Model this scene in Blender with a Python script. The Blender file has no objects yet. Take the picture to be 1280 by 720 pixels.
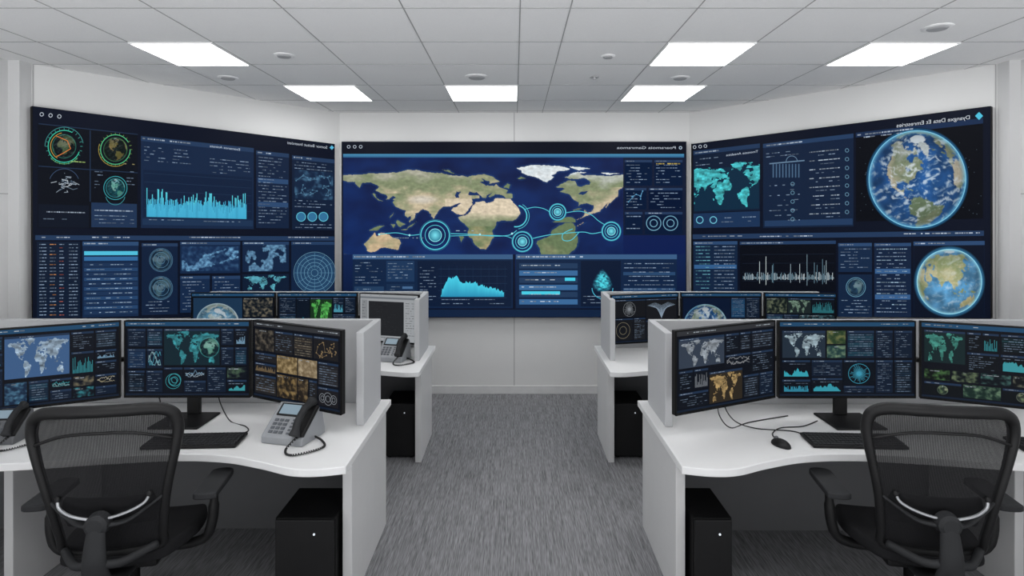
import bpy, math, random
from mathutils import Vector, Matrix, noise
from mathutils.geometry import tessellate_polygon
random.seed(7)
SC = bpy.context.scene
COL = SC.collection
F = 720.0; CX = 643.0; CY = 270.0; CH = 1.85; HC = 2.927
CAMP = Vector((0, 0, CH))
try:
    SC.view_settings.view_transform = 'Standard'
    SC.view_settings.look = 'None'
except Exception:
    pass

def ray(px, py):
    return Vector(((px - CX) / F, 1.0, -(py - CY) / F))

# ------------------------------------------------------------------ materials
def lin(c):
    r = []
    for v in c[:3]:
        v = max(0.0, v) / 255.0
        r.append(v / 12.92 if v <= 0.04045 else ((v + 0.055) / 1.055) ** 2.4)
    return (r[0], r[1], r[2], 1.0)

def mat(name, rgb, rough=0.5, metal=0.0, var=0.04, scale=12.0, bump=0.0, spec=0.5, emit=None, estr=0.0, stretch=None):
    m = bpy.data.materials.new(name); m.use_nodes = True
    nt = m.node_tree; n = nt.nodes; l = nt.links
    b = n['Principled BSDF']
    tc = n.new('ShaderNodeTexCoord')
    mp = n.new('ShaderNodeMapping'); l.new(tc.outputs['Object'], mp.inputs['Vector'])
    if stretch: mp.inputs['Scale'].default_value = stretch
    no = n.new('ShaderNodeTexNoise'); no.inputs['Scale'].default_value = scale; no.inputs['Detail'].default_value = 4
    l.new(mp.outputs['Vector'], no.inputs['Vector'])
    cr = n.new('ShaderNodeValToRGB')
    c = lin(rgb)
    cr.color_ramp.elements[0].color = (c[0]*(1-var), c[1]*(1-var), c[2]*(1-var), 1)
    cr.color_ramp.elements[1].color = (min(1, c[0]*(1+var)), min(1, c[1]*(1+var)), min(1, c[2]*(1+var)), 1)
    cr.color_ramp.elements[0].position = 0.3; cr.color_ramp.elements[1].position = 0.7
    l.new(no.outputs['Fac'], cr.inputs['Fac']); l.new(cr.outputs['Color'], b.inputs['Base Color'])
    b.inputs['Roughness'].default_value = rough; b.inputs['Metallic'].default_value = metal
    b.inputs['Specular IOR Level'].default_value = spec
    if bump > 0:
        bp = n.new('ShaderNodeBump'); bp.inputs['Strength'].default_value = bump; bp.inputs['Distance'].default_value = 0.002
        l.new(no.outputs['Fac'], bp.inputs['Height']); l.new(bp.outputs['Normal'], b.inputs['Normal'])
    if emit:
        b.inputs['Emission Color'].default_value = lin(emit); b.inputs['Emission Strength'].default_value = estr
    return m

M_WALL = mat('wall_paint', (218, 218, 217), 0.75, var=0.012, scale=2.5, spec=0.15)
M_WALLB = mat('wall_paint_side', (210, 210, 210), 0.75, var=0.012, scale=2.5, spec=0.15)
M_SEAM = mat('panel_seam', (165, 165, 165), 0.8)
M_BASE = mat('baseboard_paint', (208, 208, 208), 0.6)
M_CEIL = mat('ceiling_tile', (238, 238, 238), 0.95, var=0.03, scale=160, bump=0.2, spec=0.1)
M_TBAR = mat('ceiling_tbar', (158, 158, 158), 0.6)
M_DESK = mat('desk_laminate', (230, 230, 230), 0.4, var=0.01, scale=3, spec=0.3)
M_PANEL = mat('desk_panel', (212, 212, 212), 0.5, var=0.01)
M_PART = mat('partition_grey', (188, 189, 191), 0.7, var=0.02, scale=200)
M_MODESTY = mat('modesty_grey', (108, 109, 111), 0.7, var=0.02)
M_EDGE = mat('partition_trim', (170, 170, 172), 0.45, var=0.02)
M_BLACK = mat('black_plastic', (22, 22, 23), 0.5, var=0.1, spec=0.3)
M_BLACK2 = mat('black_metal', (12, 12, 13), 0.6, var=0.1, spec=0.15)
M_RUB = mat('dark_rubber', (40, 41, 43), 0.65, var=0.1, spec=0.3)
M_FAB = mat('seat_fabric', (28, 28, 30), 0.9, var=0.25, scale=300, bump=0.4, spec=0.2)
M_SILVER = mat('silver_metal', (175, 177, 180), 0.3, 0.7, var=0.03)
M_GREYP = mat('grey_plastic', (100, 102, 105), 0.45, var=0.04)
M_PHONE = mat('phone_silver', (150, 153, 157), 0.4, 0.1, var=0.03)
M_KEY = mat('phone_key', (84, 88, 94), 0.5)
M_LCD = mat('phone_lcd', (70, 80, 90), 0.3, emit=(165, 190, 205), estr=0.45)
M_CABLE = mat('cable_black', (22, 22, 23), 0.5)
M_LIGHT = mat('light_diffuser', (240, 240, 240), 0.6, emit=(255, 255, 255), estr=8.6)
M_WHITEP = mat('white_plastic', (238, 238, 238), 0.5)
M_LED = mat('power_led', (220, 225, 230), 0.4, emit=(220, 230, 240), estr=0.6)

# carpet
def carpet():
    m = bpy.data.materials.new('carpet'); m.use_nodes = True
    nt = m.node_tree; n = nt.nodes; l = nt.links; b = n['Principled BSDF']
    tc = n.new('ShaderNodeTexCoord')
    def nz_(sx, sy, det):
        mp = n.new('ShaderNodeMapping'); mp.inputs['Scale'].default_value = (sx, sy, 1)
        l.new(tc.outputs['Object'], mp.inputs['Vector'])
        t = n.new('ShaderNodeTexNoise'); t.inputs['Scale'].default_value = 1.0; t.inputs['Detail'].default_value = det
        l.new(mp.outputs['Vector'], t.inputs['Vector']); return t
    a = nz_(190, 5, 0); c = nz_(330, 16, 0); d = nz_(70, 1.6, 0)
    m1 = n.new('ShaderNodeMath'); m1.operation = 'MULTIPLY_ADD'; m1.inputs[1].default_value = 0.42
    l.new(a.outputs['Fac'], m1.inputs[0])
    m2 = n.new('ShaderNodeMath'); m2.operation = 'MULTIPLY'; m2.inputs[1].default_value = 0.42
    l.new(c.outputs['Fac'], m2.inputs[0]); l.new(m2.outputs[0], m1.inputs[2])
    m3 = n.new('ShaderNodeMath'); m3.operation = 'MULTIPLY_ADD'; m3.inputs[1].default_value = 0.16
    l.new(d.outputs['Fac'], m3.inputs[0]); l.new(m1.outputs[0], m3.inputs[2])
    cr = n.new('ShaderNodeValToRGB')
    cr.color_ramp.elements[0].position = 0.34; cr.color_ramp.elements[0].color = lin((102, 102, 104))
    cr.color_ramp.elements[1].position = 0.66; cr.color_ramp.elements[1].color = lin((152, 152, 155))
    l.new(m3.outputs[0], cr.inputs['Fac']); l.new(cr.outputs['Color'], b.inputs['Base Color'])
    b.inputs['Roughness'].default_value = 0.95; b.inputs['Specular IOR Level'].default_value = 0.1
    return m
M_CARPET = carpet()

def screen_mat():
    m = bpy.data.materials.new('lit_display'); m.use_nodes = True
    nt = m.node_tree; n = nt.nodes; l = nt.links; b = n['Principled BSDF']
    at = n.new('ShaderNodeAttribute'); at.attribute_name = 'Col'
    b.inputs['Base Color'].default_value = (0.002, 0.002, 0.003, 1)
    b.inputs['Roughness'].default_value = 0.4; b.inputs['Specular IOR Level'].default_value = 0.05
    l.new(at.outputs['Color'], b.inputs['Emission Color']); b.inputs['Emission Strength'].default_value = 1.0
    try: m.cycles.emission_sampling = 'NONE'
    except Exception: pass
    return m
M_SCREEN = screen_mat()

def mesh_fabric():
    m = bpy.data.materials.new('chair_mesh'); m.use_nodes = True
    nt = m.node_tree; n = nt.nodes; l = nt.links; b = n['Principled BSDF']
    b.inputs['Base Color'].default_value = lin((27, 27, 29)); b.inputs['Roughness'].default_value = 0.85
    b.inputs['Specular IOR Level'].default_value = 0.2
    tc = n.new('ShaderNodeTexCoord')
    w1 = n.new('ShaderNodeTexWave'); w1.bands_direction = 'Z'; w1.inputs['Scale'].default_value = 95
    w2 = n.new('ShaderNodeTexWave'); w2.bands_direction = 'X'; w2.inputs['Scale'].default_value = 80
    l.new(tc.outputs['Object'], w1.inputs['Vector']); l.new(tc.outputs['Object'], w2.inputs['Vector'])
    mx = n.new('ShaderNodeMath'); mx.operation = 'MAXIMUM'
    l.new(w1.outputs['Fac'], mx.inputs[0]); l.new(w2.outputs['Fac'], mx.inputs[1])
    mr = n.new('ShaderNodeMapRange'); mr.inputs['From Min'].default_value = 0.4; mr.inputs['From Max'].default_value = 0.75
    mr.inputs['To Min'].default_value = 0.58; mr.inputs['To Max'].default_value = 1.0
    l.new(mx.outputs[0], mr.inputs['Value']); l.new(mr.outputs['Result'], b.inputs['Alpha'])
    return m
M_MESH = mesh_fabric()

# ------------------------------------------------------------------ mesh builder
class MB:
    def __init__(s): s.v = []; s.f = []; s.mi = []; s.cur = 0; s.M = Matrix.Identity(4)
    def addv(s, p): s.v.append(tuple(s.M @ Vector(p))); return len(s.v) - 1
    def addf(s, ids): s.f.append(ids); s.mi.append(s.cur)
    def box(s, x0, x1, y0, y1, z0, z1):
        i = [s.addv(p) for p in ((x0,y0,z0),(x1,y0,z0),(x1,y1,z0),(x0,y1,z0),(x0,y0,z1),(x1,y0,z1),(x1,y1,z1),(x0,y1,z1))]
        for q in ((0,3,2,1),(4,5,6,7),(0,1,5,4),(1,2,6,5),(2,3,7,6),(3,0,4,7)): s.addf([i[k] for k in q])
        return s
    def prism(s, pts, z0, z1):
        n = len(pts)
        a = [s.addv((p[0], p[1], z0)) for p in pts]; b = [s.addv((p[0], p[1], z1)) for p in pts]
        s.addf(a[::-1]); s.addf(b)
        for k in range(n): s.addf([a[k], a[(k+1)%n], b[(k+1)%n], b[k]])
        return s
    def tube(s, pts, r, seg=10, closed=False, flat=1.0):
        pts = [Vector(p) for p in pts]; n = len(pts)
        if not isinstance(r, (list, tuple)): r = [r] * n
        if len(r) < n: r = list(r)+[r[-1]]*(n-len(r))
        rings = []
        up = None
        for k in range(n):
            if closed: t = pts[(k+1)%n] - pts[k-1]
            else: t = pts[min(n-1, k+1)] - pts[max(0, k-1)]
            t.normalize()
            if up is None:
                up = Vector((0,0,1)) if abs(t.z) < 0.9 else Vector((0,1,0))
            a = t.cross(up)
            if a.length < 1e-4: a = t.cross(Vector((1,0,0)))
            a.normalize(); b = a.cross(t).normalized(); up = b
            rings.append([s.addv(pts[k] + a*math.cos(2*math.pi*j/seg)*r[k] + b*math.sin(2*math.pi*j/seg)*r[k]*flat) for j in range(seg)])
        m = n if closed else n-1
        for k in range(m):
            A = rings[k]; B = rings[(k+1)%n]
            for j in range(seg): s.addf([A[j], B[j], B[(j+1)%seg], A[(j+1)%seg]])
        if not closed:
            s.addf(rings[0]); s.addf(rings[-1][::-1])
        return s
    def cyl(s, p0, p1, r0, r1=None, seg=24):
        return s.tube([p0, p1], [r0, r0 if r1 is None else r1], seg)
    def ball(s, c, rx, ry, rz, seg=20, rings=10, zmin=-1.0):
        R = []
        for i in range(rings+1):
            ph = -math.pi/2 + math.pi*i/rings
            zz = max(math.sin(ph), zmin)
            R.append([s.addv((c[0]+rx*math.cos(ph)*math.cos(2*math.pi*j/seg), c[1]+ry*math.cos(ph)*math.sin(2*math.pi*j/seg), c[2]+rz*zz)) for j in range(seg)])
        for i in range(rings):
            for j in range(seg): s.addf([R[i][j], R[i][(j+1)%seg], R[i+1][(j+1)%seg], R[i+1][j]])
        return s
    def obj(s, name, mats, parent=None, loc=(0,0,0), rot=(0,0,0), bevel=0.0, smooth=False, seg=2):
        me = bpy.data.meshes.new(name); me.from_pydata(s.v, [], s.f)
        if not isinstance(mats, (list, tuple)): mats = [mats]
        for m in mats: me.materials.append(m)
        if len(mats) > 1: me.polygons.foreach_set('material_index', s.mi)
        if smooth: me.polygons.foreach_set('use_smooth', [True]*len(me.polygons))
        me.update()
        o = bpy.data.objects.new(name, me); COL.objects.link(o)
        o.location = loc; o.rotation_euler = rot
        if parent: o.parent = parent
        if bevel > 0:
            b = o.modifiers.new('bevel', 'BEVEL'); b.width = bevel; b.segments = seg; b.limit_method = 'ANGLE'; b.angle_limit = math.radians(40)
        return o

def empty(name, loc, rotz=0.0, label='', category='', group=None):
    o = bpy.data.objects.new(name, None); COL.objects.link(o); o.empty_display_size = 0.1
    o.location = loc; o.rotation_euler = (0, 0, rotz)
    tag(o, label, category, group); return o
def tag(o, label, category, group=None):
    o['label'] = label; o['category'] = category
    if group: o['group'] = group
def struct(o, label=None):
    o['kind'] = 'structure'
    if label: o['label'] = label
    return o

def smoothpath(pts, sub=6, closed=False):
    P = [Vector(p) for p in pts]; n = len(P); out = []
    rng = n if closed else n-1
    for i in range(rng):
        p0 = P[i-1] if (closed or i > 0) else P[0]; p1 = P[i]; p2 = P[(i+1)%n]
        p3 = P[(i+2)%n] if (closed or i+2 < n) else P[n-1]
        for k in range(sub):
            t = k/sub
            out.append(0.5*((2*p1)+(p2-p0)*t+(2*p0-5*p1+4*p2-p3)*t*t+(3*p1-p0-3*p2+p3)*t**3))
    if not closed: out.append(P[-1])
    return out

# ------------------------------------------------------------------ drawing canvas (coloured geometry on display faces)
def ll(*a): return [((a[i]+180)/360.0, (84-a[i+1])/144.0) for i in range(0, len(a), 2)]
WORLD = [
 ll(-168,66,-156,71,-141,70,-128,70,-110,68,-95,70,-85,69,-82,73,-65,66,-72,64,-80,64,-87,66,-94,60,-93,57,-82,53,-79,55,-77,61,-70,62,-65,59,-56,52,-66,50,-61,46,-70,43,-75,37,-81,31,-80,26,-83,29,-90,30,-97,27,-97,20,-91,18,-87,21,-88,16,-83,10,-78,8,-86,12,-95,16,-105,20,-110,27,-114,31,-110,23,-117,33,-124,40,-124,48,-133,56,-150,60,-165,55,-158,59,-165,62),
 ll(-60,82,-45,83.5,-30,83.5,-18,81,-13,79,-19,76,-19,73,-23,70,-30,68,-37,65,-42,61,-46,60,-51,63,-54,67,-51,69,-55,71,-58,75,-68,76,-72,78,-66,80),
 ll(-78,8,-75,11,-72,12,-66,10.5,-60,9,-52,5,-50,0,-44,-3,-36,-5,-35,-8,-39,-14,-40,-20,-45,-23,-48,-27,-53,-33,-57,-36,-62,-39,-65,-42,-67,-47,-69,-52,-75,-50,-73,-42,-71,-30,-70,-18,-76,-14,-81,-6,-80,-1,-77,3),
 ll(-6,36,3,37,10,37,11,33,20,30,22,33,32,31,34,27,37,20,40,15,43,12,51,11,48,5,42,-1,39,-5,40,-15,35,-20,33,-27,27,-34,20,-35,16,-28,12,-18,13,-8,9,-1,8,4,4,6,-8,5,-13,8,-17,14,-16,20,-13,27,-9,31),
 ll(-9,37,-9,43,-2,44,-4,48,5,52,9,57,11,54,20,55,28,60,22,61,25,65,17,61,16,57,11,59,5,60,12,67,25,71,40,67,45,68,60,69,68,72,80,73,95,76,105,77,112,74,130,72,145,72,160,70,170,70,180,68,178,63,170,60,163,60,162,56,158,52,155,59,145,59,137,54,140,48,135,44,130,42,127,39,129,35,126,36,122,40,118,38,122,36,120,34,122,31,119,25,113,22,108,20,109,12,104,10,101,13,104,2,98,10,98,16,94,17,89,22,85,20,80,15,80,12,77,8,74,14,72,20,67,25,57,26,50,30,48,30,51,25,56,24,58,20,52,15,45,13,41,18,35,29,36,36,27,37,28,41,40,41,38,46,33,45,30,46,28,43,24,38,21,37,19,41,13,45,17,39,15,38,10,43,3,42,-2,37),
 ll(114,-22,118,-20,122,-18,126,-14,131,-12,136,-12,136,-15,140,-17,142,-11,146,-19,153,-27,150,-37,146,-39,140,-38,137,-34,130,-32,123,-34,116,-35,113,-26),
 ll(-5,50,1,52,-3,58,-6,56), ll(-24,64,-14,65,-18,67), ll(131,32,139,35,141,43,144,44,141,38,135,34),
 ll(96,5,104,-3,106,-6,101,-2), ll(109,1,117,6,118,1,114,-4), ll(131,-1,141,-3,148,-9,138,-8), ll(44,-17,50,-16,47,-25),
 ll(166,-46,174,-41,178,-38,172,-43), ll(119,0,124,1,121,-5), ll(-85,22,-75,20,-80,23), ll(-125,72,-105,73,-112,70), ll(-95,79,-70,82,-80,76), ll(105,-6,114,-8,108,-8), ll(121,17,126,8,122,12), ll(-90,73,-80,72,-70,68,-75,73,-85,74), ll(54,71,60,76,68,77,57,72)]
LAKES = [ll(47,46,52,46,54,41,52,37,49,38,50,42), ll(-92,47,-84,46,-80,42,-86,42)]
WBB = [(min(p[0] for p in P)-.01, min(p[1] for p in P)-.01, max(p[0] for p in P)+.01, max(p[1] for p in P)+.01) for P in WORLD]

def inpoly(x, y, P):
    c = False; n = len(P); j = n-1
    for i in range(n):
        xi, yi = P[i]; xj, yj = P[j]
        if (yi > y) != (yj > y) and x < (xj-xi)*(y-yi)/(yj-yi)+xi: c = not c
        j = i
    return c
def nz(x, y, z=0.0, oct=3):
    return noise.fractal(Vector((x, y, z)), 1.0, 2.0, oct)
def mix(a, b, t):
    t = max(0, min(1, t)); return tuple(a[i]*(1-t)+b[i]*t for i in range(3))
def earth(X, Y, amp=.006):
    wx = X+amp*nz(X*60, Y*25, 1, 4); wy = Y+amp*2.2*nz(X*60+9, Y*25, 2, 4)
    for i, P in enumerate(WORLD):
        b = WBB[i]
        if b[0] < wx < b[2] and b[1] < wy < b[3] and inpoly(wx, wy, P):
            for L in LAKES:
                if inpoly(wx, wy, L): return None
            return i
    return None
def landcol(i, X, Y):
    n1 = .8*nz(X*18, Y*10, 5, 4); n2 = nz(X*80, Y*40, 8, 3)
    G = (120,132,98); T = (196,180,150); S = (218,202,176); W = (232,237,240); D = (92,112,76); P = (168,167,150)
    if i == 1 or i in (16, 17, 20): c = mix(W, (196,210,218), .3+n1)
    elif i == 5: c = mix((202,174,138), G, abs(X-.87)*9-.1+n1*.6)
    elif i == 3: c = mix(S, G, (Y-.47)*12+n1*.6) if Y < .6 else mix(D, (166,154,112), (Y-.6)*5+n1)
    elif i == 2: c = mix(D, (154,146,110), (Y-.68)*6+n1*.7+max(0, (.30-X)*8*(Y > .6)))
    elif i == 0: c = mix(mix((176,182,172), G, (Y-.12)*12+n1), T, ((.25-X)*9+(Y-.27)*4+n1) if Y > .22 else 0)
    elif i == 4:
        c = mix(P, G, .2+(Y-.08)*9+n1)
        t = (Y-.21)*14+n1
        c = mix(c, mix(G, T, .75+n1), t)
        if .6 < X < .68 and Y > .33: c = mix(S, T, .3+n1)
        c = mix(c, (204,196,182), max(0, 1-((X-.75)/.055)**2-((Y-.34)/.05)**2))
        c = mix(c, mix(G, T, n1+.1), max(0, min(1, (X-.785)*30)) * (Y > .28))
        if X < .6 and Y < .33: c = mix(G, T, .2+n1)
    else: c = mix(D, G, .5+n1)
    return tuple(v*(1+.14*n2) for v in c)

class Canvas:
    def __init__(s, mapf, warp=None, seed=1, gain=1.0):
        s.mapf = mapf; s.warp = warp; s.V = []; s.Fc = []; s.C = []; s.r = random.Random(seed); s.gain = gain
    def W(s, x, y, xr):
        return s.warp(x, y, xr) if s.warp else y
    def raw(s, pts, faces, cols, layer):
        b = len(s.V)
        for p in pts: s.V.append(tuple(s.mapf(p[0], p[1], layer)))
        for f in faces: s.Fc.append([b+k for k in f])
        g = s.gain
        if isinstance(cols, list): s.C.extend(lin((c[0]*g, c[1]*g, c[2]*g)) for c in cols)
        else:
            c = lin((cols[0]*g, cols[1]*g, cols[2]*g)); s.C.extend([c]*len(pts))
    def rect(s, x0, y0, x1, y1, col, layer=1, col2=None):
        xr = x0
        P = [(x0, s.W(x0,y1,xr)), (x1, s.W(x1,y1,xr)), (x1, s.W(x1,y0,xr)), (x0, s.W(x0,y0,xr))]
        s.raw(P, [(0,1,2,3)], col if col2 is None else [col2,col2,col,col], layer)
    def poly(s, P, col, layer):
        tris = tessellate_polygon([[Vector((p[0],p[1],0)) for p in P]])
        s.raw(P, [tuple(t) for t in tris], col, layer)
    def disc(s, cx, cy, r, col, layer=3, seg=28, col2=None):
        P = [(cx, cy)]+[(cx+r*math.cos(2*math.pi*k/seg), cy+r*math.sin(2*math.pi*k/seg)) for k in range(seg)]
        s.raw(P, [(0, 1+k, 1+(k+1)%seg) for k in range(seg)], [col]+[(col2 or col)]*seg, layer)
    def ring(s, cx, cy, r, w, col, layer=4, a0=0, a1=360, seg=40):
        P = []; Fs = []
        n = max(3, int(seg*(a1-a0)/360))
        for k in range(n+1):
            a = math.radians(a0+(a1-a0)*k/n)
            P += [(cx+(r-w/2)*math.cos(a), cy+(r-w/2)*math.sin(a)), (cx+(r+w/2)*math.cos(a), cy+(r+w/2)*math.sin(a))]
        for k in range(n): Fs.append((2*k, 2*k+1, 2*k+3, 2*k+2))
        s.raw(P, Fs, col, layer)
    def glow(s, cx, cy, r0, r1, col, bg, layer, seg=80):
        P = []; C = []
        for k in range(seg):
            a = 2*math.pi*k/seg
            P += [(cx+r0*math.cos(a), cy+r0*math.sin(a)), (cx+r1*math.cos(a), cy+r1*math.sin(a))]; C += [col, bg]
        s.raw(P, [(2*k, 2*k+1, (2*k+3)%(2*seg), (2*k+2)%(2*seg)) for k in range(seg)], C, layer)
    def line(s, pts, w, col, layer=4):
        for a, b in zip(pts[:-1], pts[1:]):
            d = Vector((b[0]-a[0], b[1]-a[1]))
            if d.length < 1e-6: continue
            d.normalize(); nx, ny = -d.y*w/2, d.x*w/2
            s.raw([(a[0]+nx,a[1]+ny),(b[0]+nx,b[1]+ny),(b[0]-nx,b[1]-ny),(a[0]-nx,a[1]-ny)], [(0,1,2,3)], col, layer)
    def curve(s, pts, w, col, layer=4):
        s.line([(p.x,p.y) for p in smoothpath([(a[0],a[1],0) for a in pts], 8)], w, col, layer)
    def row(s, x0, x1, y, h, col, layer=4, fill=0.75):
        x = x0
        while x < x1-1.2:
            w = s.r.uniform(1.2, 6)
            w = min(w, x1-x)
            if s.r.random() < fill:
                P = [(x, s.W(x,y+h,x0)), (x+w, s.W(x+w,y+h,x0)), (x+w, s.W(x+w,y,x0)), (x, s.W(x,y,x0))]
                k = s.r.uniform(.55, 1.0)
                s.raw(P, [(0,1,2,3)], tuple(c*k for c in col), layer)
            x += w+.9
    def rows(s, x0, y0, x1, y1, col, step=5, h=1.1, layer=4, fill=.7):
        y = y0
        while y < y1-h:
            xe = x0+(x1-x0)*s.r.choice([1, 1, .85, .6])
            s.row(x0, xe, y, h, col, layer, fill); y += step
    def panel(s, x0, y0, x1, y1, bg=(22,40,66), hd=(44,72,110), hh=5, layer=1, border=None):
        s.rect(x0, y0, x1, y1, bg, layer)
        if hd:
            s.rect(x0, y0, x1, y0+hh, hd, layer+2)
            s.row(x0+2, x0+(x1-x0)*.45, y0+hh*.35, hh*.28, (180,195,215), layer+3, .9)
    def bars(s, x0, y0, x1, y1, col, n=40, layer=3, env=None, col2=None, lo=.35):
        dx = (x1-x0)/n
        for k in range(n):
            e = env(k/n) if env else 1
            h = (y1-y0)*min(1, e*s.r.uniform(lo, 1.0))
            xa = x0+k*dx; s_y = s.W(xa, y1, x0)
            top = s.W(xa, y1-h, x0)
            s.raw([(xa, s_y), (xa+dx*.82, s_y), (xa+dx*.82, top), (xa, top)], [(0,1,2,3)], [col2 or col]*2+[col]*2, layer)
    def area(s, x0, y0, x1, y1, col, n=50, layer=3, env=None, lineonly=False, w=1.0, jit=.16, col2=None):
        ys = []; v = .5
        for k in range(n+1):
            v = max(.1, min(1, v+s.r.uniform(-jit, jit)))
            e = env(k/n)*(.82+.18*v)+s.r.uniform(-.06,.06) if env else v
            ys.append(y1-(y1-y0)*max(0, e))
        xs = [x0+(x1-x0)*k/n for k in range(n+1)]
        if not lineonly:
            for k in range(n):
                s.raw([(xs[k],s.W(xs[k],y1,x0)),(xs[k+1],s.W(xs[k+1],y1,x0)),(xs[k+1],s.W(xs[k+1],ys[k+1],x0)),(xs[k],s.W(xs[k],ys[k],x0))], [(0,1,2,3)], [col2 or col]*2+[col]*2, layer)
        else:
            s.line([(xs[k], s.W(xs[k], ys[k], x0)) for k in range(n+1)], w, col, layer)
    def world(s, x0, y0, x1, y1, col, layer=3, mirror=False, xa=0.0, xb=1.0, shade=.3, ymax=None):
        st = .8
        nx = int((x1-x0)/st); ny = int((y1-y0)/st)
        for j in range(ny):
            if ymax and y0+(y1-y0)*(j+1)/ny > ymax: break
            Y = (j+.5)/ny
            run = None
            for i in range(nx+1):
                u = (i+.5)/nx; u = xa+(xb-xa)*u
                X = 1-u if mirror else u
                l_ = earth(X, Y, .005) if i < nx else None
                if l_ is not None and run is None: run = i
                if run is not None and (l_ is None or i-run >= 4):
                    a = x0+(x1-x0)*run/nx; b = x0+(x1-x0)*i/nx; yt = y0+(y1-y0)*j/ny; yb = y0+(y1-y0)*(j+1)/ny+.02
                    k = 1-shade*.5+shade*1.4*nz(run*.12, j*.15, 3, 3)
                    s.raw([(a,s.W(a,yb,x0)),(b,s.W(b,yb,x0)),(b,s.W(b,yt,x0)),(a,s.W(a,yt,x0))],[(0,1,2,3)],tuple(v*k for v in col),layer)
                    run = i if l_ is not None else None
    def globe(s, cx, cy, r, lon0, lat0, layer=3, sea=(24,66,124), tint=None, tt=0, cloud=.5, rim=(120,215,245), mirror=False, seed=0, night=1.0, rimw=.14, cs=1.0):
        nr = max(6, int(r/.9)); ns = max(24, int(r*3.6))
        P = []; C = []; Fs = []
        la0 = math.radians(lat0); lo0 = math.radians(lon0)
        for i in range(nr+1):
            rr = math.sin(math.pi/2*i/nr)
            for j in range(ns):
                a = 2*math.pi*j/ns
                sx = rr*math.cos(a); sy = -rr*math.sin(a)
                P.append((cx+r*rr*math.cos(a), cy+r*rr*math.sin(a)))
                if mirror: sx = -sx
                z = math.sqrt(max(0, 1-rr*rr))
                lat = math.asin(max(-1, min(1, z*math.sin(la0)+sy*math.cos(la0))))
                lon = lo0+math.atan2(sx, z*math.cos(la0)-sy*math.sin(la0))
                X = ((math.degrees(lon)+180) % 360)/360; Y = (84-math.degrees(lat))/144
                i_ = earth(X, Y, .006)
                if i_ is not None:
                    c = landcol(i_, X, Y)
                    if tint: c = mix(c, tint, tt)
                elif Y > 1.08 or Y < .02: c = (214,226,234)
                else:
                    c = mix(sea, tuple(v*.68 for v in sea), .5+nz(sx*3, sy*3, seed+4, 3))
                wq = .45*nz(sx*2.2, sy*2.2, seed+2, 4)
                cl = nz((sx*3.4+wq*3)*cs+20, (sy*6.5+wq*3)*cs, seed+9, 8)
                if cl > .06: c = mix(c, (222,232,240), min(.75, (cl-.06)*2.2*cloud))
                lum = .62+.38*z
                c = tuple(v*lum*night for v in c)
                e = max(0, (rr-(1-rimw))/rimw)
                c = mix(c, rim, e*e*.8)
                C.append(c)
        for i in range(nr):
            for j in range(ns):
                Fs.append((i*ns+j, i*ns+(j+1)%ns, (i+1)*ns+(j+1)%ns, (i+1)*ns+j))
        s.raw(P, Fs, C, layer)
    def raster(s, x0, y0, x1, y1, fn, step=1.0, layer=2):
        nx = max(2, int((x1-x0)/step)); ny = max(2, int((y1-y0)/step))
        P = []; C = []; Fs = []
        for j in range(ny+1):
            for i in range(nx+1):
                x = x0+(x1-x0)*i/nx; y = y0+(y1-y0)*j/ny
                P.append((x, s.W(x, y, x0))); C.append(fn(x, y))
        for j in range(ny):
            for i in range(nx):
                a = j*(nx+1)+i; Fs.append((a, a+1, a+nx+2, a+nx+1))
        s.raw(P, Fs, C, layer)
    def net(s, x0, y0, x1, y1, col, n=14, layer=4, w=.6):
        pts = [(s.r.uniform(x0, x1), s.r.uniform(y0, y1)) for _ in range(n)]
        for p in pts:
            q = min((o for o in pts if o != p), key=lambda o: (o[0]-p[0])**2+(o[1]-p[1])**2+s.r.uniform(0, 200))
            s.line([(p[0], s.W(p[0],p[1],x0)), (q[0], s.W(q[0],q[1],x0))], w, col, layer)
            s.disc(p[0], s.W(p[0],p[1],x0), .9, col, layer+1, 8)
    def rings(s, cx, cy, r, col, n=3, w=.8, layer=4):
        for k in range(n): s.ring(cx, cy, r*(k+1)/n, w, col, layer)
    def text(s, x, y, h, string, col, layer=5, mirror=True, slope=0.0, width=None):
        cu = bpy.data.curves.new('t', 'FONT'); cu.body = string; cu.size = 1.0
        ob = bpy.data.objects.new('t', cu); COL.objects.link(ob)
        dg = bpy.context.evaluated_depsgraph_get()
        me = bpy.data.meshes.new_from_object(ob.evaluated_get(dg))
        if len(me.vertices):
            mx = max(v.co.x for v in me.vertices)
            sc = h/0.7
            sx = (width/mx) if width else sc
            sg = -1 if mirror else 1
            P = [(x+sg*v.co.x*sx, y-v.co.y*sc+slope*(sg*v.co.x*sx)) for v in me.vertices]
            s.raw(P, [tuple(p.vertices) for p in me.polygons], col, layer)
        bpy.data.objects.remove(ob); bpy.data.curves.remove(cu); bpy.data.meshes.remove(me)
    def build(s, name, parent):
        me = bpy.data.meshes.new(name); me.from_pydata(s.V, [], s.Fc)
        ca = me.color_attributes.new('Col', 'FLOAT_COLOR', 'POINT')
        flat = []
        for c in s.C: flat.extend(c)
        ca.data.foreach_set('color', flat)
        me.materials.append(M_SCREEN); me.update()
        o = bpy.data.objects.new(name, me); COL.objects.link(o); o.parent = parent
        return o

# ------------------------------------------------------------------ room
XW = 1.82; YB = 6.0; XS = 3.42; YS = 4.08; XSIDE = 3.5; YR = -.3
mb = MB(); mb.box(-XSIDE-.3, XSIDE+.3, YR, YB+.2, -.1, 0)
struct(mb.obj('floor', M_CARPET), 'grey carpet floor with fine linear streaks')

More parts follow.
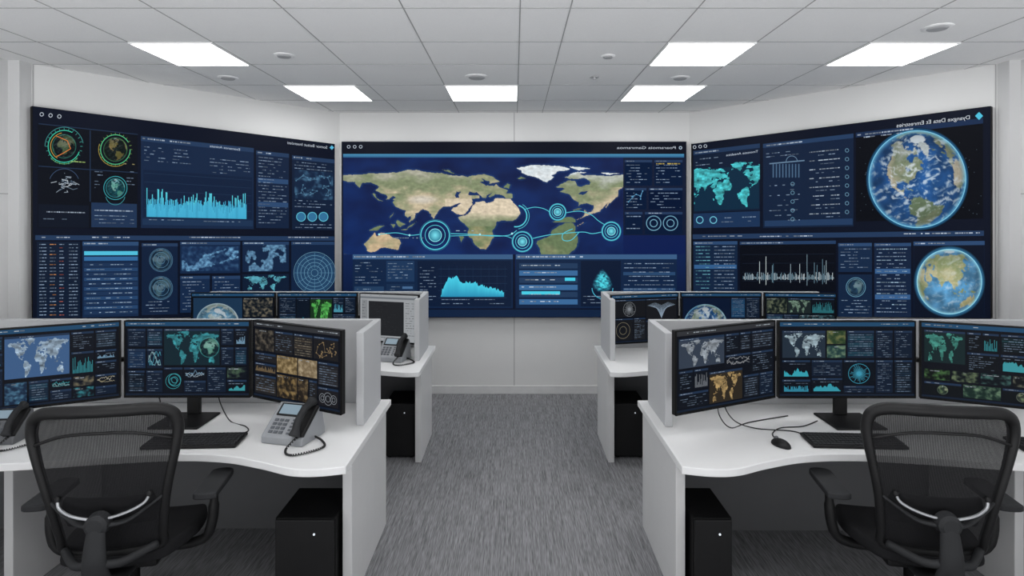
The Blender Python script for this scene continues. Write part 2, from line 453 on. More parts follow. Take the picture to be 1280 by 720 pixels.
gx = [-3.3, -2.95, -2.39, -1.87, -1.2, -.575, .03, .29, .95, 1.5, 2.2, 2.76, 3.3]
gy = [0, .6, 1.2, 1.8, 2.4, 2.98, 3.56, 4.09, 4.73, 5.35, 5.9]
mb = MB(); mb.box(-XSIDE-.3, XSIDE+.3, YR, YB+.2, HC, HC+.1); mb.cur = 1
for x in gx: mb.box(x-.003, x+.003, YR, YB, HC-.002, HC)
for y in gy: mb.box(-XSIDE, XSIDE, y-.0035, y+.0035, HC-.0021, HC)
struct(mb.obj('ceiling', [M_CEIL, M_TBAR]), 'suspended ceiling of pale grey square tiles')

mb = MB(); mb.box(-XW-.1, XW+.1, YB, YB+.1, 0, HC); mb.cur = 1
mb.box(-.006, .002, YB-.003, YB, 0, HC)
struct(mb.obj('wall_back', [M_WALL, M_SEAM]))
for sg, nm in ((-1, 'left'), (1, 'right')):
    L = math.hypot(XS-XW, YB-YS)
    mb = MB()
    d = Vector((sg*(XS-XW), YS-YB, 0)).normalized(); nrm = Vector((sg*(YB-YS), XS-XW, 0)).normalized()
    M = Matrix(((d.x, nrm.x, 0, sg*XW), (d.y, nrm.y, 0, YB), (0, 0, 1, 0), (0, 0, 0, 1)))
    mb.M = M
    mb.box(0, L, 0, .1, 0, HC)
    mb.cur = 1; mb.box(L-.012, L-.004, -.003, 0, 0, HC)
    struct(mb.obj('wall_back_'+nm, [M_WALL, M_SEAM]))
    mb = MB(); mb.M = M; mb.box(0.01, L-.02, -.012, 0, 0, .1)
    struct(mb.obj('baseboard_back_'+nm, M_BASE))
    mb = MB()
    a, b = (XS, XSIDE+.12)
    mb.box(min(sg*a, sg*b), max(sg*a, sg*b), 3.98, 4.15, 0, HC); mb.cur = 1
    struct(mb.obj('wall_pillar_'+nm, [M_WALLB, M_SEAM]))
    mb = MB()
    a, b = (XSIDE, XSIDE+.12)
    mb.box(min(sg*a, sg*b), max(sg*a, sg*b), YR, 3.98, 0, HC); mb.cur = 1
    c0, c1 = sorted((sg*(XSIDE-.002), sg*XSIDE))
    mb.box(c0, c1, YR, 3.98, 2.0, 2.006)
    mb.box(c0, c1, 3.9, 3.905, 0, HC)
    struct(mb.obj('wall_'+nm, [M_WALLB, M_SEAM]))
mb = MB(); mb.box(-XW, XW, YB-.014, YB, 0, .085)
struct(mb.obj('baseboard_back', M_BASE, bevel=.003))

# ceiling lights
def ceiling_light(x0, x1, y0, y1, lab):
    cx, cy = (x0+x1)/2, (y0+y1)/2; w, h = (x1-x0)/2, (y1-y0)/2
    e = empty('ceiling_light', (cx, cy, HC-.012), 0, lab, 'ceiling light', 'recessed ceiling light panels')
    mb = MB(); t = .01
    mb.box(-w, w, -h, -h+t, 0, .012); mb.box(-w, w, h-t, h, 0, .012); mb.box(-w, -w+t, -h+t, h-t, 0, .012); mb.box(w-t, w, -h+t, h-t, 0, .012)
    mb.obj('frame', M_WHITEP, e)
    mb = MB(); mb.box(-w+t, w-t, -h+t, h-t, .003, .012)
    mb.obj('diffuser', M_LIGHT, e)
LL = 'square white glowing LED panel set in the tiled ceiling'
for (a, b) in ((-2.39, -1.87), (.95, 1.5), (2.2, 2.76)): ceiling_light(a, b, 3.56, 4.09, LL)
for (a, b) in ((-1.9, -1.31), (-.575, .03), (.98, 1.58)): ceiling_light(a, b, 4.73, 5.35, LL)
for (a, b) in ((-1.87, -1.2), (-.575, .03), (.95, 1.5)): ceiling_light(a, b, 1.2, 1.8, LL)  # extra row out of view, added for more even room light

def detector(px, py, wpx, kind):
    d = (HC-CH)*F/(CY-py); x = (px-CX)*d/F; r = wpx*d/F/2
    if kind == 'sprinkler_head':
        e = empty(kind, (x, d, HC-.02), 0, 'small metal sprinkler head hanging from a ceiling tile', 'sprinkler', 'fittings on the ceiling')
        MB().cyl((0,0,.014), (0,0,.02), r, r, 20).obj('escutcheon', M_EDGE, e, smooth=False)
        MB().cyl((0,0,0), (0,0,.014), r*.35, r*.35, 12).obj('nozzle', M_EDGE, e)
        return
    lab = 'round white smoke detector on the ceiling' if kind == 'smoke_detector' else 'round white ceiling speaker with grey grille'
    e = empty(kind, (x, d, HC-.018), 0, lab, kind.split('_')[-1], 'fittings on the ceiling')
    MB().tube([(0,0,.018),(0,0,.014),(0,0,.010)], [r, r, r*.85], 28).obj('base', M_WHITEP, e)
    MB().tube([(0,0,.010),(0,0,.004),(0,0,.002)], [r*.7, r*.6, r*.3], 28).obj('grille', M_EDGE, e)
detector(355, 69, 25, 'smoke_detector'); detector(285, 97, 24, 'ceiling_speaker'); detector(596, 96, 30, 'ceiling_speaker')
detector(760, 70, 18, 'smoke_detector'); detector(743, 96, 11, 'sprinkler_head'); detector(850, 97, 24, 'ceiling_speaker'); detector(1172, 34, 34, 'ceiling_speaker')

# ------------------------------------------------------------------ video walls
def plane_map(P0, N):
    def f(px, py, layer):
        r = ray(px, py); t = (P0-CAMP).dot(N)/r.dot(N)
        return CAMP+r*t+N*(.0015+layer*.0006)
    return f

def wall_screen(corners, P0, N, lab, canvas):
    mp = plane_map(P0, N)
    pts = [mp(x, y, -2.5) for x, y in corners]
    base = (pts[2]+pts[3])/2
    e = empty('video_wall', base, 0, lab, 'video wall', 'large video wall displays')
    mb = MB()
    fr = [p-base for p in pts]; bk = [p-base-N*.055 for p in pts]
    ids = [mb.addv(p) for p in fr+bk]
    mb.addf([3,2,1,0]); mb.addf([4,5,6,7])
    for k in range(4): mb.addf([k, (k+1)%4, 4+(k+1)%4, 4+k])
    mb.obj('cabinet', M_BLACK2, e)
    canvas.V = [tuple(Vector(v)-base) for v in canvas.V]
    canvas.build('display', e)

TXT = (140,162,190); CY1 = (72,205,230)

# --- centre
Nc = Vector((0,-1,0)); Pc = Vector((0, 5.93, 0))
c = Canvas(plane_map(Pc, Nc), None, 3)
c.rect(427, 177, 858, 397, (10,18,36), 0)
c.rect(428, 178, 857, 192, (7,12,26), 1)
for x in (436, 443.5, 451): c.ring(x, 183.5, 1.8, .7, (180,190,205), 4, seg=14)
c.text(845, 186.2, 3.2, 'Poaramoia Gamramoa', (190,198,210), 5, True, width=74)
c.ring(850.5, 184.8, 1.6, .8, (180,200,220), 4)
c.rect(429, 192.5, 855, 197, (72,142,182), 2, (40,88,130))
def mapcol(x, y):
    X = .545-(x-612)/412.0; Y = (y-206)/128.0
    if X < .41 and Y > .45: Y = .5+(y-278)/96.0*.5 if y > 278 else Y*.98
    if 0 <= X <= 1:
        i = earth(X, Y, .003)
        if i is not None: return mix(landcol(i, X, Y), (200,196,180), .1)
    near = 0
    for dx, dy in ((.006,0),(-.006,0),(0,.016),(0,-.016)):
        if 0 <= X+dx <= 1 and earth(X+dx, Y+dy, .003) is not None: near = 1; break
    s_ = .5+nz(x*.02, y*.03, 3, 3)
    b = mix((10,24,66), (16,42,96), s_*.8+(y-200)/400)
    return mix(b, (34,74,124), .4*near)
c.raster(429, 197, 779, 318, mapcol, .6, 2)
c.rect(779, 197, 857, 318, (12,24,50), 1)
for (x0,y0,x1,y1) in ((781,200,815,232),(818,200,853,232),(781,235,808,262),(811,235,853,262),(781,265,803,293),(806,265,853,293)):
    c.panel(x0,y0,x1,y1,(16,32,60),(34,56,90),3)
    if y0 < 260: c.rows(x0+2,y0+6,x1-2,y1-2,TXT,3.6,.8)
c.row(820, 850, 204, 1.4, (204,180,90), 5)
c.rings(817,279,9,(110,160,185),2,1.); c.rings(838,279,9,(110,160,185),2,1.); c.net(784,238,806,258,(90,150,190),8); c.rows(783,270,801,290,TXT,5)
c.rect(779,294,857,318,(10,28,78),2)
AR = (84,198,216)
c.curve([(474,293),(495,291),(512,294),(525,293)],.8,AR,6)
c.curve([(563,292),(590,293),(615,295),(636,294),(646,288)],.9,AR,6)
c.curve([(563,295),(600,294),(630,295),(640,298)],.7,AR,6)
c.curve([(666,298),(684,294),(702,292),(728,290),(740,292),(752,290)],.9,AR,6)
c.curve([(655,262),(668,259),(680,261),(687,265)],.8,AR,6)
c.curve([(707,266),(724,264),(738,268),(748,276),(756,281)],.8,AR,6)
c.curve([(724,290),(714,300),(704,300),(704,292),(716,286)],.9,AR,6)
c.ring(645,270,13.5,1.4,AR,6,-75,100); c.ring(645,270,16.5,.6,AR,6,-60,80)
for (x,y,r) in ((544,294,19),(653,302,13),(697,265,10.5),(764,289,12)):
    c.ring(x,y,r*1.03,.5,(50,120,150),6); c.ring(x,y,r*.94,1.3,AR,6); c.ring(x,y,r*.66,.7,AR,6); c.disc(x,y,r*.42,(120,225,240),6,24,(30,110,140)); c.ring(x,y,r*.42,.8,(140,230,240),7,seg=20)
for (x,y) in ((474,293),(512,294),(600,293),(640,292)): c.disc(x,y,1.3,(170,235,245),7,10)
c.row(486,530,297,.8,(180,210,225),7,.5); c.row(570,620,288,.8,(180,210,225),7,.3)
c.rect(429,318,857,386,(14,34,78),1,(10,22,48))
c.panel(441,318,641,385,(16,36,66),(58,92,132),6,2)
c.panel(645,318,846,385,(16,36,66),(58,92,132),6,2)
c.rows(444,328,478,356,TXT,3.6,.8,5); c.rect(443,358,480,383,(34,60,92),3); c.rows(446,361,478,382,TXT,3.6,.8,5)
c.rect(483,326,518,352,(28,54,88),3); c.rows(485,329,516,350,TXT,3.6,.8,5); c.rect(483,355,518,383,(22,44,74),3); c.rows(485,358,500,382,TXT,3.6,.8,5)
for k in range(4): c.rect(503,358+k*6.5,516,361+k*6.5,(70,104,144),5)
c.rect(522,326,639,383,(12,28,54),3)
for k in range(5): c.rect(548,336+k*9,634,336.4+k*9,(34,56,86),4)
for k in range(9): c.rect(551+k*10,332,551.4+k*10,372,(26,46,74),4)
def env(t): return .15+.85*math.exp(-((t-.17)/.13)**2)+.62*math.exp(-((t-.45)/.22)**2)+.30*math.exp(-((t-.8)/.2)**2) if t > .015 else .1
c.area(551,344,630,371,CY1,80,6,lambda t: min(1, env(t)),False,1,.25,(40,140,180))
c.rows(525,334,545,378,TXT,4,.8,5,.6); c.row(552,630,374,.8,TXT,5); c.row(552,630,379,.8,TXT,5,.4)
for k in range(6):
    y = 329+k*9
    c.rect(649,y,722,y+6.5,(58,104,152) if k in (1,3,5) else (34,58,90),4); c.row(652,700,y+2.2,1.,(200,214,230),6)
c.rect(652,364,700,368,CY1,6); c.rect(706,347,719,351,CY1,6)
c.rect(726,326,776,383,(12,26,50),3)
c.raster(736,334,770,366,lambda x,y: mix((12,26,50),(80,215,230),max(0,1-((x-753)/(4+abs(y-334)*.42))**2-((y-351)/15)**2)*1.6*(.65+nz(x*.3,y*.4,0,3))),1.0,5)
c.ring(753,360,13,1,(70,170,200),6,0,180); c.rows(729,370,776,381,TXT,4,.8,5)
for k in range(10): c.row(780,842,329+k*5.3,.9,TXT,5,.8)
c.rect(779,340,844,344,(40,70,106),3); c.rect(779,360,844,364,(40,70,106),3)
c.rect(428,387,857,396,(16,34,62),1)
c.rect(641.5,318,643.5,386,(8,14,28),6)
wall_screen([(427,177),(858,177),(858,397),(427,397)], Pc, Nc, 'huge wall display with lit satellite world map and charts', c)

# --- left
def lerpf(x0, y0, x1, y1): return lambda x: y0+(y1-y0)*(x-x0)/(x1-x0)
def mkwarp(top, mid, bot):
    def w(x, y, xr):
        if y <= mid(xr):
            t = (y-top(xr))/(mid(xr)-top(xr)); return top(x)+t*(mid(x)-top(x))
        t = (y-mid(xr))/(bot(xr)-mid(xr)); return mid(x)+t*(bot(x)-mid(x))
    return w
nl = Vector((YB-YS, -(XS-XW), 0)).normalized()
Pl = Vector((-XW, YB, 0))+nl*.06
wl = mkwarp(lerpf(42,133,418,180), lerpf(42,290,418,292), lerpf(42,402,418,391))
c = Canvas(plane_map(Pl, nl), wl, 5)
c.rect(41,133,418,402,(9,16,32),0)
for x in (52,63,74): c.ring(x, 143+(x-52)*.12, 2.2, .8, (185,193,205), 4, seg=14)
c.text(409,186.0,3.4,'Somor Boitut Insentieti',(190,198,210),5,True,.12,50); c.disc(414.5,184.5,2.8,(90,180,215),4,4)
c.rect(47,154,172,285,(8,13,22),1)
c.rect(112,163,113.2,252,(32,48,72),2); c.rect(48,207,172,208.2,(32,48,72),2); c.rect(48,154,172,155.2,(32,48,72),2)
c.globe(80,183,15,20,10,3,(10,30,36),(60,110,60),.45,.3,(60,150,130),night=.65); c.ring(80,183,20,1.0,(60,190,160),5,20,300); c.ring(80,183,17,.8,(190,150,70),5,120,260); c.ring(80,183,24,.6,(70,150,150),5,180,350); c.ring(80,183,22,.5,(120,190,120),5,40,140)
c.line([(70,170),(84,176),(88,186),(78,192),(70,196)],.9,(210,120,60),6)
for k in range(24):
    a = k*math.pi/12; c.line([(80+20*math.cos(a),183+20*math.sin(a)),(80+23*math.cos(a),183+23*math.sin(a))],.5,(70,160,150),5)
    c.line([(144+18*math.cos(a),187+18*math.sin(a)),(144+21*math.cos(a),187+21*math.sin(a))],.5,(120,150,80),5)
c.globe(144,187,15,-80,20,3,(16,34,30),(160,130,50),.5,.2,(80,150,100),night=.72); c.ring(144,187,18.5,1.0,(80,180,130),5,0,330); c.ring(144,187,21,.6,(170,150,70),5,60,200)
for k in range(40):
    a = c.r.uniform(0,6.28); x = 80+c.r.uniform(-18,12)*math.cos(a); y = 229+c.r.uniform(-12,12)*math.sin(a)
    c.line([(x,y),(x+c.r.uniform(-6,8),y+c.r.uniform(-3,4))],.7,mix((60,80,100),(215,222,230),c.r.random()),4)
c.ring(80,230,19,.7,(60,80,110),4,200,340)
c.globe(144,235,12,-90,30,3,(12,70,80),(40,160,170),.5,.2,(70,190,200)); c.ring(144,235,14.5,.8,(60,160,170),5); c.ring(144,244,12,.7,(60,140,150),5,10,170)
c.rows(118,214,128,236,TXT,4,.8); c.rows(158,214,168,236,TXT,4,.8)
c.row(88,108,201,1.2,(170,200,120),5); c.row(155,168,204,1.2,(170,160,110),5)
c.rect(48,255,111,284,(12,20,34),2); c.rect(114,253,171,284,(30,50,80),2)
c.row(58,106,264,1.4,(180,195,215),5,.9); c.row(54,84,273,1.,TXT,5); c.row(118,166,262,1.4,(170,188,212),5,.9); c.rows(118,269,168,282,TXT,4.5,.9)
c.panel(176,170,317,285,(20,38,66),(36,58,90),6)
c.text(300,188.4,2.8,'Esomanot Aninatz',(185,198,215),5,True,.12,38)
for k in range(5): c.row(180,240,183+k*4.2,.8,TXT,5,.5); c.row(262,312,198+k*4.2,.8,TXT,5,.7)
c.rect(179,212,315,271,(16,32,58),2)
for k in range(5): c.rect(180,216+k*11,314,216.4+k*11,(36,58,88),3)
c.bars(183,232,308,271,(92,214,232),110,4,lambda t:.55+.45*abs(math.sin(t*7+1)),(60,165,205),.2)
c.bars(183,246,308,271,(66,170,208),120,5,None,None,.6)
c.row(186,230,274,1.,TXT,5); c.row(250,300,276,1.,TXT,5); c.rect(178,273,316,281,(28,50,80),2)
c.panel(320,188,361,285,(18,34,60),(36,58,90),5)
c.rows(323,196,358,282,TXT,3.9,.8); c.rect(322,222,360,228,(44,72,110),3); c.rect(322,252,360,258,(44,72,110),3)
c.panel(365,194,418,287,(15,30,54),(36,58,90),5)
c.rows(368,202,415,212,TXT,3.8,.8)
c.net(368,216,415,244,(80,122,152),36,4,.35); c.raster(368,212,416,248,lambda x,y: mix((18,36,62),(70,110,140),max(0,nz(x*.09,y*.12,3,4))*1.4),1.5,3)
c.rows(368,250,415,262,TXT,3.8,.8)
for x in (376,390,404): c.disc(x,271,5,(50,110,150),4); c.ring(x,271,5.6,1.,(90,180,205),5,seg=20)
c.rows(369,280,415,286,TXT,3.8,.8)
c.rect(44,294,418,300,(34,56,88),1)
for a,b in ((48,90),(115,170),(230,300),(360,410)): c.row(a,b,296,1.2,(190,202,220),5)
c.rect(46,302,100,398,(15,28,48),1)
for k in range(22):
    y = 305+k*4.2
    for x,w,cc in ((49,9,TXT),(62,8,(194,134,84) if k%3==0 else TXT),(74,6,(180,96,84) if k%4==1 else TXT),(86,11,TXT)): c.row(x,x+w,y,1.,cc,4,.95)
c.panel(103,302,173,397,(20,40,70),(44,74,112),5)
c.rect(105,314,172,319,(80,190,220),4); c.rect(105,321,172,326,(50,104,156),4)
for k in range(11):
    y = 329+k*6
    c.rect(105,y,172,y+4.4,(36,66,104) if k%2 else (28,50,82),3); c.row(108,165,y+1.5,.9,(160,185,212),5,.7)
c.panel(177,304,222,394,(16,32,58),(36,58,90),4)
for cy in (325,360): c.globe(201,cy,13.5,40,20,3,(34,72,110),(80,130,165),.75,.05,(100,150,180),night=.72); c.rings(201,cy,14.5,(90,135,165),3,.4,5)
c.rows(182,377,218,392,TXT,4,.8)
c.panel(225,302,300,342,(18,38,68),(36,60,94),4)
c.raster(227,308,298,339,lambda x,y: mix((20,42,76),(120,176,214),(.6+.5*nz(x*.3,y*.3,0,3)) if nz(x*.06+3,y*.10+x*.03,1,4)>-.05 and abs(y-325+(x-262)*.28+4*nz(x*.1,2,2,3))<8 else .08+.3*nz(x*.2,y*.2,0,2)),.8,3)
c.panel(225,345,262,391,(20,40,70),(36,60,94),4); c.rows(228,352,260,390,TXT,3.8,.8)
c.panel(265,345,300,391,(20,40,70),(36,60,94),4); c.rows(268,352,298,390,TXT,3.8,.8); c.rect(268,372,298,377,(60,110,160),4)
c.panel(303,302,361,340,(18,36,64),(36,60,94),4)
c.raster(304,306,360,339,lambda x,y: mix((18,36,64),(110,158,192),(.7+.5*nz(x*.3,y*.3,0,3)) if nz(x*.085+1,y*.07+5,2,4)-.012*abs(y-322)+.12>.0 and abs(x-332)<25 else 0),.8,3)
c.panel(303,343,361,366,(14,28,50),None); c.world(305,344,359,366,(90,170,190),4,True)
c.panel(303,369,361,391,(20,40,70),None); c.rows(306,372,358,390,TXT,4,.8)
c.panel(364,302,418,388,(16,34,62),(36,60,94),4)
c.disc(393,341,25,(34,66,98),3); c.rings(393,341,26,(105,152,180),6,.5,5)
for k in range(12):
    a = k*math.pi/6; c.line([(393+6*math.cos(a),341+6*math.sin(a)),(393+25*math.cos(a),341+25*math.sin(a))],.4,(84,130,160),5)
c.rows(368,372,415,386,TXT,4,.8)
wall_screen([(40,132.5),(418.5,180),(418.5,391.5),(42,402.5)], Pl, nl, 'angled wall display with blue bar chart and data tables', c)

# --- right
nr_ = Vector((-(YB-YS), -(XS-XW), 0)).normalized()
Pr = Vector((XW, YB, 0))+nr_*.06
wr = mkwarp(lerpf(865,180,1238,133), lerpf(865,292,1238,287), lerpf(865,393,1238,398))
c = Canvas(plane_map(Pr, nr_), wr, 9)
c.rect(866,180,1238,393,(9,16,32),0)
c.text(1213,148.8,4.8,'Dyangxe Data Et Emrestries',(205,211,220),5,True,-.115,92); c.disc(1224,145,5.0,(80,190,220),4,4)
for x in (868.5,875.5,882): c.ring(x,184-(x-868)*.1,1.8,.7,(185,193,205),4,seg=14)
c.text(948,190.5,2.8,'Tmoosaa Anzabica',(185,198,215),5,True,-.12,40)
c.panel(867,189,950,266,(14,28,50),(32,54,86),5)
c.row(870,900,199,1.,TXT,5); c.rows(870,203,905,210,TXT,3.5,.8)
c.rect(868,213,949,264,(13,42,64),3)
c.world(868,208,950,268,(76,200,208),5,True,.18,.82,.3,262)
c.rect(867,267,950,285,(26,50,84),2)
for x in (875,892): c.ring(x,275,4.2,1.,(110,190,215),5,seg=18)
c.row(902,922,272,1.,TXT,5); c.row(902,918,277,1.,TXT,5); c.row(928,946,271,1.,TXT,5); c.row(928,944,276,1.,TXT,5)
c.panel(954,180,1067,285,(17,33,58),(36,60,94),5)
c.rows(958,192,1000,198,TXT,4,.8)
for k in range(9): c.rect(966+k*4,205,967.6+k*4,222,(70,98,128),4)
c.rect(962,204,1006,205.4,(100,128,155),5); c.ring(990,202,7,.8,(100,128,155),5,180,360)
for k in range(8):
    y = 190+k*11
    c.row(1012,1050,y,1.1,(175,190,208),5,.85); c.row(1020,1050,y+4,.8,TXT,5,.5); c.ring(1059,y-2,2.2,.7,(100,140,165),5,seg=14)
    c.row(962,1000,232+k*6.2,.9,TXT,5,.35)
for k in range(5): c.ring(991,230+k*11,2.2,.7,(100,140,165),5,seg=14)
c.rect(956,276,1066,283,(34,58,92),3)
c.panel(1070,166,1229,277,(4,7,14),(24,44,76),6)
c.row(1080,1130,171,1.3,(180,195,215),5)
for k in range(60):
    c.disc(c.r.uniform(1073,1227),c.r.uniform(178,268),.4,(110,130,150),3,6)
c.glow(1147,224,58,64.5,(50,130,185),(4,7,14),3)
c.globe(1147,224,60.5,-70,34,4,(40,92,156),(120,132,126),.3,.75,(120,200,238),seed=3,rimw=.13,cs=1.5)
c.ring(1147,224,60.6,.6,(140,215,240),6,seg=100)
c.rect(866,293,1230,299,(34,56,88),1); c.row(872,930,295,1.2,(190,202,220),5); c.row(950,1016,295,1.2,(190,202,220),5); c.row(1130,1225,291.5,1.4,(190,202,220),5)
c.panel(867,302,922,393,(18,36,62),(44,72,110),4)
for k in range(19):
    y = 308+k*4.3; c.row(870,888,y,.9,(110,175,195),4,.9); c.row(893,919,y,.9,TXT,4,.9)
c.rect(868,331,921,336,(50,92,138),3)
c.panel(925,302,1045,364,(7,11,20),(36,60,94),4)
for k in range(4): c.rect(928,318+k*11,1043,318.4+k*11,(28,38,54),4)
for k in range(100):
    x = 929+k*1.14; h = c.r.uniform(1,8)+(c.r.random()<.16)*c.r.uniform(8,24)
    yy = 348
    c.raw([(x,yy+h*.3),(x+.5,yy+h*.3),(x+.5,yy-h),(x,yy-h)],[(0,1,2,3)],mix((80,118,138),(225,235,240),c.r.random()),5)
c.rect(925,366,1045,393,(20,40,68),2); c.rows(930,369,1040,391,TXT,3.8,.8,5,.55)
c.panel(1048,304,1090,340,(20,40,68),(44,72,110),4); c.rows(1051,311,1088,338,TXT,3.8,.8)
c.rect(1048,343,1090,396,(18,36,62),1); c.globe(1070,359,10.5,0,10,3,(40,78,112),(90,140,170),.7,.05,(110,160,185),night=.8); c.ring(1070,359,12,.7,(100,150,175),5); c.rows(1052,375,1088,393,TXT,3.8,.8)
c.panel(1093,304,1139,396,(18,34,60),(44,72,110),4)
for k in range(18): c.row(1096,1134,311+k*4.6,1.,TXT if k%3 else (160,190,215),4,.8)
c.rect(1094,336,1138,342,(54,92,138),3); c.rect(1094,368,1138,374,(54,92,138),3)
c.panel(1142,302,1231,396,(12,24,44),(44,72,110),5)
c.rect(1143,308,1230,396,(10,18,34),3)
c.glow(1187,352,39,45,(60,130,175),(10,18,34),3.4)
c.globe(1187,352,40.5,92,20,4,(100,170,220),(168,180,124),.42,.3,(160,225,245),seed=7,cs=1.3)
c.ring(1187,352,40.6,.5,(150,225,245),6,seg=80)
wall_screen([(864,180),(1238.5,132.5),(1238.5,398.5),(864,393.5)], Pr, nr_, 'angled wall display with two lit earth globes and tables', c)

# ------------------------------------------------------------------ desks
def desk(sg, xin, xout, y0, y1, htop, near, lab):
    e = empty('workstation_desk', (sg*xin, (y0+y1)/2, 0), 0, lab, 'desk', 'rows of control room desks')
    ym = (y0+y1)/2
    def X(a): return sg*(a-xin)
    def bx(mb, a, b, y0_, y1_, z0, z1):
        p, q = sorted((X(a), X(b))); mb.box(p, q, y0_-ym, y1_-ym, z0, z1)
    if near: fr = [(xin, y0), (xin+.12, y0-.028), (xin+.24, y0-.02), (xin+.40, y0+.05), (xin+.60, y0+.115), (xin+.85, y0+.13), (xin+1.15, y0+.09), (xin+1.5, y0+.03), (xin+1.9, y0), (xout, y0)]
    else: fr = [(xin, y0), (xin+.1, y0-.01), (xin+.3, y0+.04), (xin+.55, y0+.09), (xin+.9, y0+.09), (xin+1.3, y0+.03), (xout, y0)]
    P = [(p.x, p.y) for p in smoothpath([(a, b, 0) for a, b in fr], 6)]
    out = [(X(a), b-ym) for a, b in P]+[(X(xout), y1-ym), (X(xin), y1-ym)]
    if sg < 0: out = out[::-1]
    mb = MB(); mb.prism(out, .715, .75); mb.obj('worktop', M_DESK, e, bevel=.004)
    t = .045
    mb = MB(); bx(mb, xin+.03, xin+.03+t, y0+(.2 if near else .26), y1-.002, 0, .715); mb.obj('end_panel', M_PANEL, e, bevel=.003)
    for a in ((xin+1.68,) if near else (xin+1.4,)):
        mb = MB(); bx(mb, a, a+t, y0+.25, y1-.08, 0, .715); mb.obj('end_panel', M_PANEL, e, bevel=.003)
    mb = MB(); bx(mb, xin+.03+t, xout, y1-.05, y1-.02, 0, .715); mb.obj('modesty_panel', M_MODESTY, e)
    mb = MB(); bx(mb, xin+.055, xout, y1-.075, y1-.03, .7505, htop); mb.obj('privacy_screen', M_PART, e, bevel=.004)
    mb = MB(); bx(mb, xin+.05, xin+.09, y1-(.44 if near else .52), y1-.078, .7505, htop); mb.obj('side_screen', M_PART, e, bevel=.004)
    return e
desk(-1, .74, 3.30, 2.53, 3.46, 1.24, True, 'white desk with curved front edge and grey privacy screen')
desk(1, .735, 3.30, 2.53, 3.44, 1.24, True, 'white desk with curved front edge and grey privacy screen')
desk(-1, .67, 2.55, 4.06, 4.89, 1.215, False, 'white desk nearer the video wall with grey privacy screen')
desk(1, .675, 2.55, 4.06, 4.89, 1.215, False, 'white desk nearer the video wall with grey privacy screen')

# ------------------------------------------------------------------ computer towers
def tower(x0, x1, y0, y1, h, lab):
    cx, cy = (x0+x1)/2, (y0+y1)/2; w, d = (x1-x0)/2, (y1-y0)/2
    e = empty('computer_tower', (cx, cy, 0), 0, lab, 'computer', 'black computer towers under the desks')
    MB().box(-w, w, -d+.012, d, .012, h).obj('body', M_BLACK2, e, bevel=.006)
    MB().box(-w+.004, w-.004, -d, -d+.0115, .02, h-.006).obj('front_panel', M_BLACK, e, bevel=.004)
    MB().cyl((w*.32, -d-.003, h-.07), (w*.32, -d, h-.07), .005, .005, 16).obj('power_button', M_LED, e)
    for sx in (-1, 1):
        for sy in (-1, 1): MB().cyl((sx*(w-.03), sy*(d-.04), 0), (sx*(w-.03), sy*(d-.04), .0118), .014, .014, 12).obj('foot', M_RUB, e)
tower(-1.11, -.83, 2.66, 2.97, .45, 'wide black computer case under white desk')
tower(.83, 1.01, 2.66, 2.97, .45, 'narrow black computer case under white desk')
tower(-.99, -.76, 4.39, 4.72, .42, 'black computer case under white desk')
tower(.765, 1.0, 4.39, 4.72, .42, 'black computer case under white desk')

